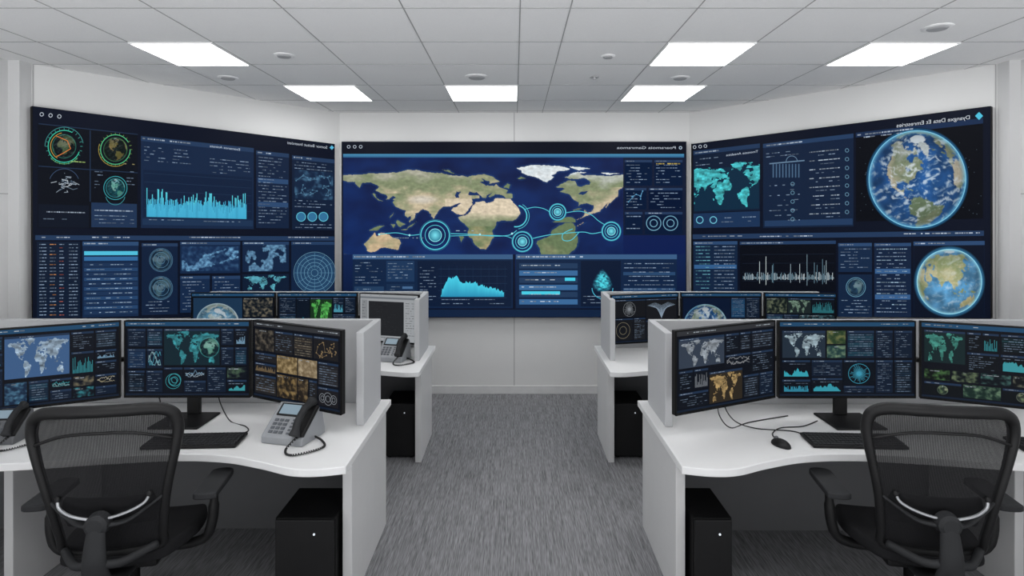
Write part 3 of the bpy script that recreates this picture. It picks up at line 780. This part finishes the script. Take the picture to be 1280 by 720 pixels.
# ------------------------------------------------------------------ monitors
MW, MH = 160.0, 95.0
def moncanvas(w, h, z0, seed):
    def f(x, y, layer): return Vector(((x/MW-.5)*w, -.0012-layer*.0005, z0+h*(1-y/MH)))
    return Canvas(f, None, seed, .85)
def tile(c, x0, y0, x1, y1, kind, bg=(18,32,52), a=(90,180,205), t=(130,150,175), hd=(36,56,84)):
    if kind != 'photo': c.panel(x0, y0, x1, y1, bg, hd, 2.6, 1)
    yy = y0+3.6; w = x1-x0; h = y1-yy; r = c.r
    if kind == 'map': c.rect(x0, y0+2.6, x1, y1, mix(bg, a, .16), 2); c.world(x0+1, yy-1, x1-1, y1+h*.12, a, 4, r.random() < .5, 0, 1, .3, y1-.5)
    elif kind == 'list': c.rows(x0+2, yy+1, x1-2, y1-1, t, 2.6, .7)
    elif kind == 'bars': c.bars(x0+2, yy+h*.3, x1-2, y1-1.5, a, max(8, int(w/1.0)), 3, None, None, .2); c.rows(x0+2, yy+1, x1-2, yy+h*.3, t, 2.6, .7)
    elif kind == 'area': c.area(x0+2, yy+h*.25, x1-2, y1-2, a, 40, 3, None, False, 1, .22); c.row(x0+2, x1-4, yy+1, .8, t)
    elif kind == 'line':
        for k in range(3): c.area(x0+2, yy, x1-2, y1-2, mix(a, (210,210,210), k*.3), 34, 4, None, True, .5, .22)
    elif kind == 'ring':
        rr = min(w, h)*.40; c.rings((x0+x1)/2, (yy+y1)/2, rr, a, 2, .6)
        if w > h*1.7: c.rings(x0+w*.22, (yy+y1)/2, rr*.7, a, 2, .6); c.rings(x0+w*.78, (yy+y1)/2, rr*.7, a, 2, .6)
    elif kind == 'radial':
        cx, cy = (x0+x1)/2, (yy+y1)/2; rr = min(w, h)*.46
        for k in range(30):
            q = k*math.pi/15; l_ = rr*r.uniform(.5, 1); c.line([(cx, cy), (cx+l_*math.cos(q), cy+l_*math.sin(q))], .5, a, 4)
        c.ring(cx, cy, rr, .6, a, 4)
    elif kind == 'fan':
        cx, cy = (x0+x1)/2, (yy+y1)/2
        for k in range(16):
            q = math.pi*(.12+.76*k/15)
            for sg in (-1, 1): c.curve([(cx, y1-1), (cx+sg*w*.2*math.sin(q)*k/15, cy), (cx+sg*w*.45*k/15, yy+h*.1+h*.3*abs(k/15-.5))], .5, a, 4)
    elif kind == 'spikes':
        x = x0+1.5
        while x < x1-1.5:
            hh = h*r.uniform(.1, .85); c.rect(x, y1-1.5-hh, x+.5, y1-1.5, a, 4); x += 1.1
    elif kind == 'globe':
        c.globe((x0+x1)/2, (yy+y1)/2-.5, min(w, h)*.46, r.uniform(-120, 120), 15, 3, mix(bg, a, .4), a, .35, .2, mix(a, (255,255,255), .3))
    elif kind == 'table':
        y = yy+1
        while y < y1-2:
            c.rect(x0+1, y-.4, x1-1, y+1.8, mix(bg, a, r.choice([.08, .16, .3])), 3)
            c.row(x0+3, x1-3, y+.3, .8, t, 5, .8); y += 2.9
    elif kind == 'net': c.net(x0+3, yy+2, x1-3, y1-2, a, max(12, int(w*h/32)), 4, .4)
    elif kind == 'photo':
        s = r.uniform(0, 50)
        c.raster(x0, y0, x1, y1, lambda x, y: mix(bg, a, .32+1.1*nz(x*.16+s, y*.2, s, 6)), .8, 2)
        c.row(x0+2, x0+w*.6, y0+1.5, .8, (190,200,210), 4)
DARK = (14,20,30); WARM = (158,134,98); LBL = (130,170,200); TEAL = (66,165,176); GRY = (150,156,164)
LAY = {
 'A': [(3,8,20,26,'list'),(21,8,38,26,'table'),(3,28,38,44,'bars'),(40,9,106,60,'map',(48,86,138),(178,204,228)),(108,9,132,32,'list',DARK,TEAL),(134,9,157,32,'table',DARK,LBL),(108,34,132,62,'spikes',DARK,TEAL),(134,34,157,46,'bars',DARK,LBL),(134,48,157,62,'list',DARK,LBL),
       (3,47,38,91,'list'),(40,65,62,91,'photo',(24,44,70),(90,140,170)),(64,65,84,91,'table'),(86,65,108,77,'line',DARK,TEAL),(86,79,108,91,'list'),(110,65,132,77,'photo',DARK,(120,112,90)),(110,79,132,91,'photo',DARK,TEAL),(134,65,157,78,'line',DARK,(150,142,110)),(134,80,157,91,'list')],
 'B': [(3,9,26,32,'list'),(28,9,48,32,'table'),(3,35,26,60,'table',(24,44,72),(50,100,150)),(28,35,48,60,'line'),(50,9,122,56,'map',(10,20,30),TEAL),(124,9,140,30,'list'),(142,9,157,30,'bars',DARK,LBL),
       (124,33,140,56,'list'),(142,33,157,56,'table'),(3,63,25,91,'table',DARK,(60,110,150)),(27,63,48,91,'list'),(50,59,74,91,'ring',DARK,TEAL),(76,59,104,74,'line',DARK,LBL),(76,76,104,91,'list'),(106,59,130,91,'list'),(132,59,157,73,'photo',DARK,(76,100,80)),(132,75,157,91,'area',DARK,TEAL)],
 'C': [(3,9,40,36,'photo',(28,28,28),(104,96,84)),(42,9,76,36,'list',(34,34,36),WARM),(78,9,112,36,'table',(34,34,36),WARM,(150,142,126)),(114,9,157,36,'net',(30,30,32),WARM),
       (3,39,44,50,'list',(34,34,36),WARM),(3,52,44,64,'spikes',(34,34,36),WARM),(46,39,84,60,'photo',(110,92,60),(190,166,122)),(86,39,120,60,'photo',(130,112,84),(196,178,146)),(122,39,157,66,'table',(30,30,34),GRY),
       (3,67,44,91,'table',(36,36,38),WARM),(46,63,84,91,'photo',(40,34,26),(150,124,80)),(86,63,104,91,'photo',(40,34,28),(130,110,78)),(106,63,120,91,'list',(34,34,36),WARM),(122,69,157,91,'ring',(30,30,34),GRY)],
 'D': [(3,9,74,44,'map',(36,48,66),(172,182,192)),(76,9,98,32,'list',DARK,GRY),(100,9,118,32,'table',DARK,GRY),(120,9,157,32,'table',DARK,GRY),(76,35,118,50,'line',DARK,GRY),(120,35,157,60,'list',DARK,GRY),
       (3,47,24,70,'list',DARK,GRY),(26,47,48,70,'spikes',DARK,GRY),(50,53,104,91,'map',(22,20,18),(200,168,112)),(3,73,48,91,'list',DARK,GRY),(106,63,132,91,'table',DARK,(120,130,140)),(134,63,157,91,'list')],
 'E': [(3,11,54,46,'map',(12,24,40),(180,204,216)),(56,11,78,28,'photo',(44,68,42),(120,124,78)),(56,30,78,46,'photo',(36,66,66),(130,156,124)),(80,11,112,46,'table',(20,34,54),TEAL),(114,11,134,46,'list'),(136,11,157,46,'list'),
       (3,49,36,72,'area',DARK,(60,180,200)),(38,49,74,70,'list'),(38,72,74,91,'area',DARK,(60,170,190)),(76,49,112,80,'radial',(10,18,28),(70,170,200)),(114,49,134,91,'list'),(136,49,157,91,'table',DARK,(60,110,150)),(3,74,36,91,'bars',DARK,(60,160,190)),(76,82,112,91,'list')],
 'F': [(3,9,46,50,'map',(10,20,26),(76,160,146)),(48,9,62,32,'list',(10,16,22),TEAL),(64,9,80,32,'spikes',(10,16,22),TEAL),(82,9,120,32,'table',(10,16,22),TEAL),(122,9,157,32,'list',DARK),(48,34,80,56,'list',(10,16,22),(100,150,112)),(82,34,118,56,'area',(10,16,22),TEAL),(120,34,157,56,'bars',DARK,TEAL),
       (3,59,30,72,'photo',(12,20,16),(76,116,68)),(32,59,60,72,'photo',(12,20,24),(110,126,94)),(62,59,92,72,'photo',(10,20,26),(76,116,110)),(94,59,124,72,'photo',(16,20,22),(130,130,110)),(126,59,157,72,'photo',(12,20,24),(70,126,78)),
       (3,75,42,91,'globe',(12,18,22),(100,140,100)),(44,75,82,91,'photo',(24,46,40),(120,150,120)),(84,75,122,91,'globe',(12,18,22),(130,150,120)),(124,75,157,91,'line',DARK,TEAL)],
 'G': [(100,9,157,48,'photo',(16,24,32),(120,112,96)),(100,51,157,91,'table')],
 'H': [(3,9,36,40,'list'),(3,42,36,91,'table'),(38,9,64,91,'area',(12,24,40),(70,180,205)),(66,9,110,91,'map',(14,28,20),(96,200,96)),(112,9,134,40,'bars'),(136,9,157,40,'list'),(112,43,157,91,'list')],
 'I': [],
 'J': [(3,9,80,44,'radial',(24,26,30),(150,156,162)),(82,9,157,50,'fan',(26,28,32),(150,170,190)),(3,47,50,91,'ring',(24,26,30),(160,152,130)),(52,47,80,91,'list',(30,32,36)),(82,53,157,91,'radial',(26,28,32),(140,150,160))],
 'K': [(100,9,128,50,'table',(26,60,96),(80,156,190)),(130,9,157,50,'list'),(100,53,157,91,'bars')],
 'L': [(3,9,50,40,'photo',(20,30,30),(110,118,94)),(52,9,104,40,'map',(12,20,26),(130,160,140)),(106,9,157,40,'spikes',DARK,TEAL),(3,43,40,91,'table'),(42,43,76,91,'list'),(78,43,157,91,'photo',(16,24,30),(80,120,130))],
}
def monitor(P, Q, h, ztop, key, lab, pole=None, stand=False):
    P = Vector((P[0], P[1], 0)); Q = Vector((Q[0], Q[1], 0))
    w = (Q-P).length-.012; C = (P+Q)/2; rot = math.atan2(Q.y-P.y, Q.x-P.x)
    z0 = ztop-h-.75-.001
    e = empty('monitor', (C.x, C.y, .7508), rot, lab, 'monitor', 'monitors on the desks')
    b = .007; bw = w/2
    mb = MB()
    mb.box(-bw, bw, .002, .028, z0, z0+h)
    mb.box(-bw*.55, bw*.55, .028, .05, z0+h*.2, z0+h*.8)
    mb.obj('housing', M_BLACK, e, bevel=.003)
    mb = MB()
    mb.box(-bw, bw, -.004, .0018, z0, z0+.013); mb.box(-bw, bw, -.004, .0018, z0+h-b, z0+h)
    mb.box(-bw, -bw+b, -.004, .0018, z0+.013, z0+h-b); mb.box(bw-b, bw, -.004, .0018, z0+.013, z0+h-b)
    mb.obj('bezel', M_BLACK2, e)
    c = moncanvas(w-2*b, h-b-.013, z0+.013, sum(map(ord, key)))
    top = (56,58,62) if key in 'CD' else (36,82,120)
    c.rect(0, 0, MW, MH, (10,15,24), 0); c.rect(0, 0, MW, 5.5, top, 1); c.row(4, 60, 2, 1.0, (200,210,220), 4); c.row(120, 156, 2, 1.0, (200,210,220), 4)
    c.rect(0, 92.5, MW, MH, (24,36,54), 1)
    for t in LAY[key]: tile(c, *t)
    if key == 'B':
        c.globe(109, 33, 13, 20, 10, 6, (14,50,60), (80,180,175), .6, .2, (90,210,210)); c.rings(64, 75, 8, TEAL, 2, .8, 5)
    if key == 'G':
        c.rect(3, 9, 98, 91, (30,60,90), 5); c.globe(50, 62, 42, -100, 50, 6, (110,170,205), (190,220,236), .5, .5, (200,230,245))
    if key == 'K':
        c.rect(3, 9, 98, 91, (8,24,52), 5); c.globe(48, 66, 44, -60, 40, 6, (40,100,165), (150,195,225), .25, .9, (150,210,240))
    if key == 'I':
        c.rect(0, 0, MW, MH, (176,180,184), 4); c.rect(0, 5, MW, 9, (126,132,138), 5); c.rect(4, 12, 20, 90, (150,154,158), 5); c.rect(24, 14, 122, 84, (40,42,45), 6)
        c.rows(30, 20, 116, 80, (60,62,64), 5, .9, 7, .6); c.rows(127, 16, 154, 84, (106,110,116), 5, 1, 7); c.rows(6, 16, 18, 84, (100,104,108), 6, 1, 7); c.row(26, 100, 87, 1.2, (84,88,92), 7)
    c.build('screen', e)
    zc = z0+h*.45
    if stand:
        mb = MB(); mb.box(-.13, .13, -.14, .1, 0, .012); mb.obj('stand_base', M_BLACK, e, bevel=.006)
        mb = MB(); mb.box(-.035, .035, .055, .08, .0125, zc+.1); mb.obj('stand_neck', M_BLACK, e, bevel=.004)
    elif pole:
        R = Matrix.Rotation(-rot, 4, 'Z')
        t = R @ Vector((pole[0]-C.x, pole[1]-C.y, 0))
        mb = MB(); mb.tube([(0, .05, zc), (0, .075, zc), (t.x*.5, max(.09, t.y*.5+.02), zc), (t.x, t.y, zc)], .014, 10)
        mb.obj('mounting_arm', M_BLACK, e, smooth=True)
H = .415
pl = (-1.77, 3.175); pr = (1.785, 3.175)
monitor((-2.70, 2.80), (-2.112, 3.1), H, 1.288, 'A', 'angled black monitor with pale blue map beside white desk phone', pl)
monitor((-2.105, 3.1), (-1.415, 3.1), H, 1.288, 'B', 'black monitor with teal world map on a flat stand', None, True)
monitor((-1.41, 3.1), (-.839, 2.81), H, 1.292, 'C', 'angled black monitor with brown photo tiles behind desk phone', pl)
monitor((.778, 2.8), (1.402, 3.09), H, 1.292, 'D', 'angled black monitor with grey map and sandy map tile', pr)
monitor((1.41, 3.09), (2.158, 3.09), H, 1.288, 'E', 'wide black monitor with cyan charts on a flat stand', None, True)
monitor((2.168, 3.09), (2.80, 2.82), H, 1.288, 'F', 'angled black monitor with teal maps and green tiles', pr)
H2 = .385
pl2 = (-1.575, 4.675); pr2 = (1.65, 4.675)
monitor((-2.587, 4.6), (-1.905, 4.6), H2, 1.238, 'G', 'black monitor with large pale blue globe image', pl2)
monitor((-1.90, 4.6), (-1.248, 4.6), H2, 1.238, 'H', 'black monitor with cyan chart and green map', None, True)
monitor((-1.24, 4.6), (-.735, 4.46), H2, 1.238, 'I', 'angled black monitor with grey document window', pl2)
monitor((.742, 4.46), (1.315, 4.6), H2, 1.238, 'J', 'angled black monitor with grey radial charts', pr2)
monitor((1.322, 4.6), (1.98, 4.6), H2, 1.238, 'K', 'black monitor with blue earth image and table', None, True)
monitor((1.99, 4.6), (2.55, 4.55), H2, 1.238, 'L', 'black monitor with dark photo tiles and map', pr2)

# ------------------------------------------------------------------ keyboards, mouse
def keyboard(x, y, rot, lab):
    e = empty('keyboard', (x, y, .7505), rot, lab, 'keyboard', 'black keyboards on the desks')
    mb = MB(); mb.M = Matrix.Rotation(math.radians(3), 4, 'X'); mb.box(-.22, .22, -.075, .075, .004, .018); mb.obj('body', M_BLACK, e, bevel=.004)
    mb = MB(); mb.M = Matrix.Rotation(math.radians(3), 4, 'X')
    for r in range(6):
        y0 = .062-r*.0225
        x = -.212
        k = 0
        while x < .205:
            w = .0165
            if r == 5 and 4 <= k < 5: w = .11
            mb.box(x, min(x+w, .213), y0-.017, y0, .0182, .0235); x += w+.003; k += 1
    o = mb.obj('keycaps', M_RUB, e); o['kind'] = 'stuff'
keyboard(-1.545, 2.79, math.radians(3), 'black computer keyboard on white desk before monitors')
keyboard(1.64, 2.79, math.radians(-3), 'black computer keyboard on white desk beside mouse')
keyboard(2.60, 2.72, math.radians(-8), 'black computer keyboard at far end of white desk')
e = empty('computer_mouse', (1.275, 2.755, .7505), math.radians(25), 'black computer mouse on white desk beside keyboard', 'mouse')
mb = MB(); mb.ball((0,0,.004), .031, .052, .030, 20, 10, -.1); mb.obj('shell', M_BLACK, e, smooth=True)
mb = MB(); mb.cyl((-.006,.028,.029), (.006,.028,.029), .009, .009, 14); mb.obj('scroll_wheel', M_GREYP, e)

# ------------------------------------------------------------------ desk phones
def phone(x, y, rot, lab, sc=(1,1,1), keys=True, bodym=None):
    e = empty('desk_phone', (x, y, .7505), rot, lab, 'telephone', 'office phones on the desks')
    e.scale = sc
    prof = [(-.10, 0), (.09, 0), (.09, .03), (.062, .158), (.045, .163), (-.095, .042), (-.10, .034)]
    mb = MB()
    A = [mb.addv((-.115, p[0], p[1])) for p in prof]; B = [mb.addv((.1, p[0], p[1])) for p in prof]
    mb.addf(A[::-1]); mb.addf(B); n = len(prof)
    for k in range(n): mb.addf([A[k], A[(k+1)%n], B[(k+1)%n], B[k]])
    mb.obj('body', bodym or M_PHONE, e, bevel=.006)
    S = Vector((0, .14, .121)).normalized(); N = Vector((0, -.121, .14)).normalized(); O = Vector((0, -.095, .042))
    M = Matrix(((1,S.x,N.x,O.x),(0,S.y,N.y,O.y),(0,S.z,N.z,O.z),(0,0,0,1)))
    mb = MB(); mb.M = M; mb.box(-.095, .025, .108, .178, .0005, .006); mb.obj('display_bezel', M_BLACK, e, bevel=.002)
    mb = MB(); mb.M = M; mb.box(-.084, .014, .117, .170, .0062, .0072); mb.obj('display', M_LCD, e)
    kp = None
    if keys:
        for r in range(4):
            for q in range(3):
                cx = -.078+q*.027; cy = .020+r*.0215
                if kp is None:
                    mb = MB(); mb.box(-.0095, .0095, -.0065, .0065, 0, .004)
                    kp = mb.obj('key', M_KEY, e); o = kp
                else:
                    o = kp.copy(); COL.objects.link(o); o.parent = e
                o.matrix_basis = M @ Matrix.Translation((cx, cy, .0005))
        for r in range(5):
            o = kp.copy(); COL.objects.link(o); o.parent = e
            o.matrix_basis = M @ Matrix.Translation((.012, .018+r*.018, .0005)) @ Matrix.Scale(.7, 4)
    mb = MB(); mb.M = M; mb.box(.036, .1, .006, .18, -.01, .012); mb.obj('cradle', M_BLACK, e, bevel=.006)
    mb = MB(); mb.M = M
    pts = smoothpath([(.070,-.004,.026),(.070,.02,.036),(.070,.05,.052),(.070,.095,.058),(.070,.14,.052),(.070,.17,.036),(.070,.195,.026)], 4)
    rad = []
    for k in range(len(pts)):
        t = abs(k/(len(pts)-1)-.5)*2; rad.append(.017+.012*max(0, (t-.55)/.45) if t < .97 else .020)
    mb.tube(pts, rad, 14); mb.obj('handset', M_RUB, e, smooth=True)
    path = smoothpath([(.075,-.085,.05),(.06,-.16,.01),(.11,-.20,.006),(.17,-.15,.006),(.20,-.08,.006),(.15,-.02,.006),(.105,.0,.012)], 22)
    pts = []
    for i, p in enumerate(path):
        for s in range(2):
            ph = (i*2+s)*1.1
            pts.append(p+Vector((math.cos(ph)*.004, 0, math.sin(ph)*.004+.003)))
    mb = MB(); mb.tube(pts, .0028, 6); mb.obj('cord', M_CABLE, e, smooth=True)
phone(-1.085, 2.86, math.radians(-14), 'silver office phone with handset and cord beside angled monitor', (1.05, 1.05, .95))
phone(-2.50, 2.84, math.radians(6), 'dark grey office phone partly seen at desk corner', (.85, .85, .85), True, M_GREYP)
phone(-.915, 4.42, math.radians(-14), 'small silver office phone on white desk near monitor', (.95, .95, .95))

# ------------------------------------------------------------------ cables
def cable(pts, lab, r=.003):
    p = smoothpath(pts, 8)
    base = Vector((p[0].x, p[0].y, .7505))
    mb = MB(); mb.tube([q-base for q in p], r, 8)
    o = mb.obj('monitor_cable', M_CABLE, smooth=True, loc=base)
    tag(o, lab, 'cable', 'monitor cables on the desks')
zd = .7545
cable([(-1.95,3.14,.93),(-1.93,3.13,.86),(-1.84,3.05,.80),(-1.74,3.10,zd),(-1.68,3.2,zd)], 'thin black cable drooping below monitor')
cable([(-1.62,3.14,.93),(-1.60,3.13,.84),(-1.52,3.08,zd),(-1.40,3.0,zd),(-1.36,2.92,zd),(-1.46,2.86,zd)], 'thin black cable curling on white desk')
cable([(1.12,3.02,.92),(1.10,3.02,.86),(1.14,2.98,.79),(1.25,2.97,zd),(1.42,2.93,zd),(1.46,2.84,zd)], 'thin black cable hanging below angled monitor')
cable([(1.28,2.81,zd),(1.30,2.90,zd),(1.38,2.98,zd),(1.50,3.0,zd),(1.62,3.08,zd)], 'thin black mouse cable looping over white desk')
cable([(1.05,2.98,.92),(1.06,2.98,.82),(1.12,2.98,zd),(1.25,3.06,zd),(1.5,3.16,zd)], 'thin black cable running along desk to stand')

# ------------------------------------------------------------------ office chairs
def chair(x, y, rot, lab):
    e = empty('office_chair', (x, y, 0), rot, lab, 'chair', 'black mesh office chairs')
    zs = [.50,.56,.62,.70,.78,.86,.93,.99,1.035,1.065,1.085,1.092]
    hw = [q*.93 for q in [.195,.205,.214,.226,.243,.262,.277,.286,.280,.262,.215,.12]]
    def hwf(z):
        for a in range(len(zs)-1):
            if z <= zs[a+1]:
                t = (z-zs[a])/(zs[a+1]-zs[a]); return hw[a]+(hw[a+1]-hw[a])*t
        return hw[-1]
    def surf(x_, z): return Vector((x_, -.20-.10*(z-.5)/.6-.02*math.sin((z-.5)/.6*math.pi)+.9*x_*x_, z))
    mb = MB(); nu, nv = 16, 24; idx = {}
    for j in range(nv+1):
        z = .50+(1.088-.50)*j/nv
        for i in range(nu+1):
            u = -1+2*i/nu; idx[i,j] = mb.addv(surf(u*hwf(z)*.985, z))
    for j in range(nv):
        for i in range(nu): mb.addf([idx[i,j], idx[i+1,j], idx[i+1,j+1], idx[i,j+1]])
    mb.obj('backrest_mesh', M_MESH, e, smooth=True)
    out = [surf(h_, z) for z, h_ in zip(zs, hw)]+[surf(0, 1.094)]+[surf(-h_, z) for z, h_ in list(zip(zs, hw))[::-1]]+[surf(-.09,.487), surf(.09,.487)]
    p = smoothpath(out, 4, True)
    mb = MB(); mb.tube(p, [.017+.007*max(0, (q.z-.85)/.24) for q in p], 12, True); mb.obj('backrest_frame', M_BLACK, e, smooth=True)
    mb = MB(); mb.tube(smoothpath([surf(-.25,.955)+Vector((0,-.006,0)), surf(-.13,1.0)+Vector((0,-.008,0)), surf(0,1.01)+Vector((0,-.008,0)), surf(.13,1.0)+Vector((0,-.008,0)), surf(.25,.955)+Vector((0,-.006,0))], 5), .006, 8)
    mb.obj('backrest_crossbar', M_BLACK, e, smooth=True)
    idx = {}; mb = MB()
    for j in range(7):
        for i in range(15):
            u = -1+2*i/14; v = -1+2*j/6
            idx[i,j] = mb.addv(surf(u*.185*(1-.12*abs(v)), .665+v*.062)+Vector((0, .02, 0)))
    for j in range(6):
        for i in range(14): mb.addf([idx[i,j], idx[i+1,j], idx[i+1,j+1], idx[i,j+1]])
    o = mb.obj('lumbar_pad', M_RUB, e, smooth=True); md = o.modifiers.new('solid', 'SOLIDIFY'); md.thickness = .012
    yk = smoothpath([surf(-.165,.740)+Vector((0,-.012,0)), surf(-.150,.712)+Vector((0,-.03,0)), surf(-.09,.688)+Vector((0,-.045,0)), Vector((0,-.290,.672)), surf(.09,.688)+Vector((0,-.045,0)), surf(.150,.712)+Vector((0,-.03,0)), surf(.165,.740)+Vector((0,-.012,0))], 6)
    mb = MB(); mb.tube(yk, .0062, 10, flat=.8); o = mb.obj('lumbar_yoke', M_SILVER, e, smooth=True); o['label'] = 'curved silver metal yoke'
    for sx in (-1, 1):
        mb = MB(); mb.tube(smoothpath([(sx*.02,-.292,.650), surf(sx*.09,.648)+Vector((0,-.03,0)), surf(sx*.16,.69)+Vector((0,-.016,0)), surf(sx*.205,.72)], 5), [.017,.016,.015,.014,.013,.012,.011,.010,.009,.009,.008,.008,.008,.008,.008,.008], 10, flat=.7)
        mb.obj('lumbar_bracket', M_RUB, e, smooth=True)
        mb = MB(); mb.ball(tuple(surf(sx*.165,.740)+Vector((0,-.014,0))), .011, .008, .014, 12, 8); mb.obj('yoke_cap', M_BLACK, e, smooth=True)
    mb = MB(); mb.tube([(0,-.262,.655),(0,-.275,.655),(0,-.31,.655),(0,-.318,.655)], [.035,.046,.042,.028], 24); mb.obj('pivot_hub', M_RUB, e, smooth=False, bevel=.002)
    sp = smoothpath([(0,-.29,.68),(0,-.31,.60),(0,-.315,.50),(0,-.27,.41),(0,-.16,.375),(0,-.02,.372)], 5)
    mb = MB(); mb.tube(sp, [.028+.022*min(1,k/12) for k in range(len(sp))], 14, flat=.5); mb.obj('spine', M_RUB, e, smooth=True)
    for sx in (-1, 1):
        mb = MB(); mb.tube(smoothpath([(0,-.315,.52),(sx*.08,-.29,.50),(sx*.17,-.19,.51)], 6), [.016]*13, 10)
        mb.obj('back_bracket', M_RUB, e, smooth=True)
    idx = {}; n = 18; mb = MB()
    def sq(u, v):
        return (u*.255*(1-.10*max(0,-v)), v*.245+.03, .475+.018*(abs(u)**3)-.035*max(0, v)**3+.01*max(0,-v))
    for j in range(n+1):
        for i in range(n+1):
            a = -1+2*i/n; b = -1+2*j/n
            u = a*math.sqrt(1-b*b*.32); v = b*math.sqrt(1-a*a*.32)
            idx[i,j] = mb.addv(sq(u, v))
    for j in range(n):
        for i in range(n): mb.addf([idx[i,j], idx[i+1,j], idx[i+1,j+1], idx[i,j+1]])
    o = mb.obj('seat', M_FAB, e, smooth=True); md = o.modifiers.new('solid', 'SOLIDIFY'); md.thickness = .055; md.offset = -1
    bv = o.modifiers.new('bev', 'BEVEL'); bv.width = .02; bv.segments = 3
    mb = MB(); mb.box(-.13, .13, -.1, .12, .36, .415); mb.obj('tilt_mechanism', M_BLACK, e, bevel=.015)
    for sx in (-1, 1):
        a = bpy.data.objects.new('armrest', None); COL.objects.link(a); a.parent = e
        xo = sx*.325
        outl = smoothpath([(xo-.048,-.09,0),(xo-.042,-.122,0),(xo,-.13,0),(xo+.042,-.122,0),(xo+.048,-.09,0),(xo+.048,.08,0),(xo+.040,.122,0),(xo,.135,0),(xo-.040,.122,0),(xo-.048,.08,0)], 4, True)
        mb = MB(); mb.prism([(q.x,q.y) for q in outl], .644, .672); mb.obj('arm_pad', M_RUB, a, bevel=.010, seg=3)
        mb = MB(); mb.tube(smoothpath([(xo,.0,.643),(xo,-.005,.58),(xo-sx*.005,-.01,.5),(xo-sx*.03,-.01,.43),(xo-sx*.1,0,.40),(xo-sx*.21,.01,.39)], 5), [.017]*6+[.022]*8+[.020]*12, 12, flat=1.2)
        mb.obj('arm_post', M_BLACK, a, smooth=True)
    mb = MB(); mb.tube([(0,0,.36),(0,0,.24),(0,0,.235),(0,0,.10)], [.02,.02,.03,.032], 20); mb.obj('gas_cylinder', M_BLACK2, e)
    mb = MB()
    for k in range(5):
        t = k*2*math.pi/5+.3; mb.tube([(0,0,.1),(math.cos(t)*.15,math.sin(t)*.15,.095),(math.cos(t)*.3,math.sin(t)*.3,.075)], [.032,.024,.016], 10, flat=.8)
    mb.obj('star_base', M_BLACK, e, smooth=True)
    cs = None
    for k in range(5):
        t = k*2*math.pi/5+.3
        if cs is None:
            mb = MB(); mb.cyl((-.024,0,0),(-.004,0,0),.028); mb.cyl((.004,0,0),(.024,0,0),.028); mb.cyl((0,0,0),(0,0,.045),.008)
            cs = mb.obj('caster', M_BLACK2, e); o = cs
        else:
            o = cs.copy(); COL.objects.link(o); o.parent = e
        o.location = (math.cos(t)*.3, math.sin(t)*.3, .029)
chair(-1.66, 2.52, math.radians(9), 'black mesh office chair tucked at white desk with phone')
chair(1.725, 2.52, math.radians(-9), 'black mesh office chair tucked at white desk with mouse')

# ------------------------------------------------------------------ world (added fill through the open rear, brighter below to lift the ceiling), camera
w = bpy.data.worlds.new('ambient_fill'); SC.world = w; w.use_nodes = True
nt = w.node_tree; bg = nt.nodes['Background']
tc = nt.nodes.new('ShaderNodeTexCoord'); sp = nt.nodes.new('ShaderNodeSeparateXYZ'); nt.links.new(tc.outputs['Generated'], sp.inputs[0])
mr = nt.nodes.new('ShaderNodeMapRange'); mr.inputs['From Min'].default_value = -.25; mr.inputs['From Max'].default_value = .15
mr.inputs['To Min'].default_value = 3.6; mr.inputs['To Max'].default_value = .68
nt.links.new(sp.outputs['Z'], mr.inputs['Value']); nt.links.new(mr.outputs['Result'], bg.inputs['Strength'])
bg.inputs['Color'].default_value = (.97, .98, 1, 1)

cam = bpy.data.cameras.new('camera'); co = bpy.data.objects.new('camera', cam); COL.objects.link(co)
co.location = CAMP; co.rotation_euler = (math.pi/2, 0, 0)
cam.sensor_width = 36; cam.lens = F/1280*36; cam.shift_x = -3/1280; cam.shift_y = -90/1280
cam.clip_start = .05
SC.camera = co
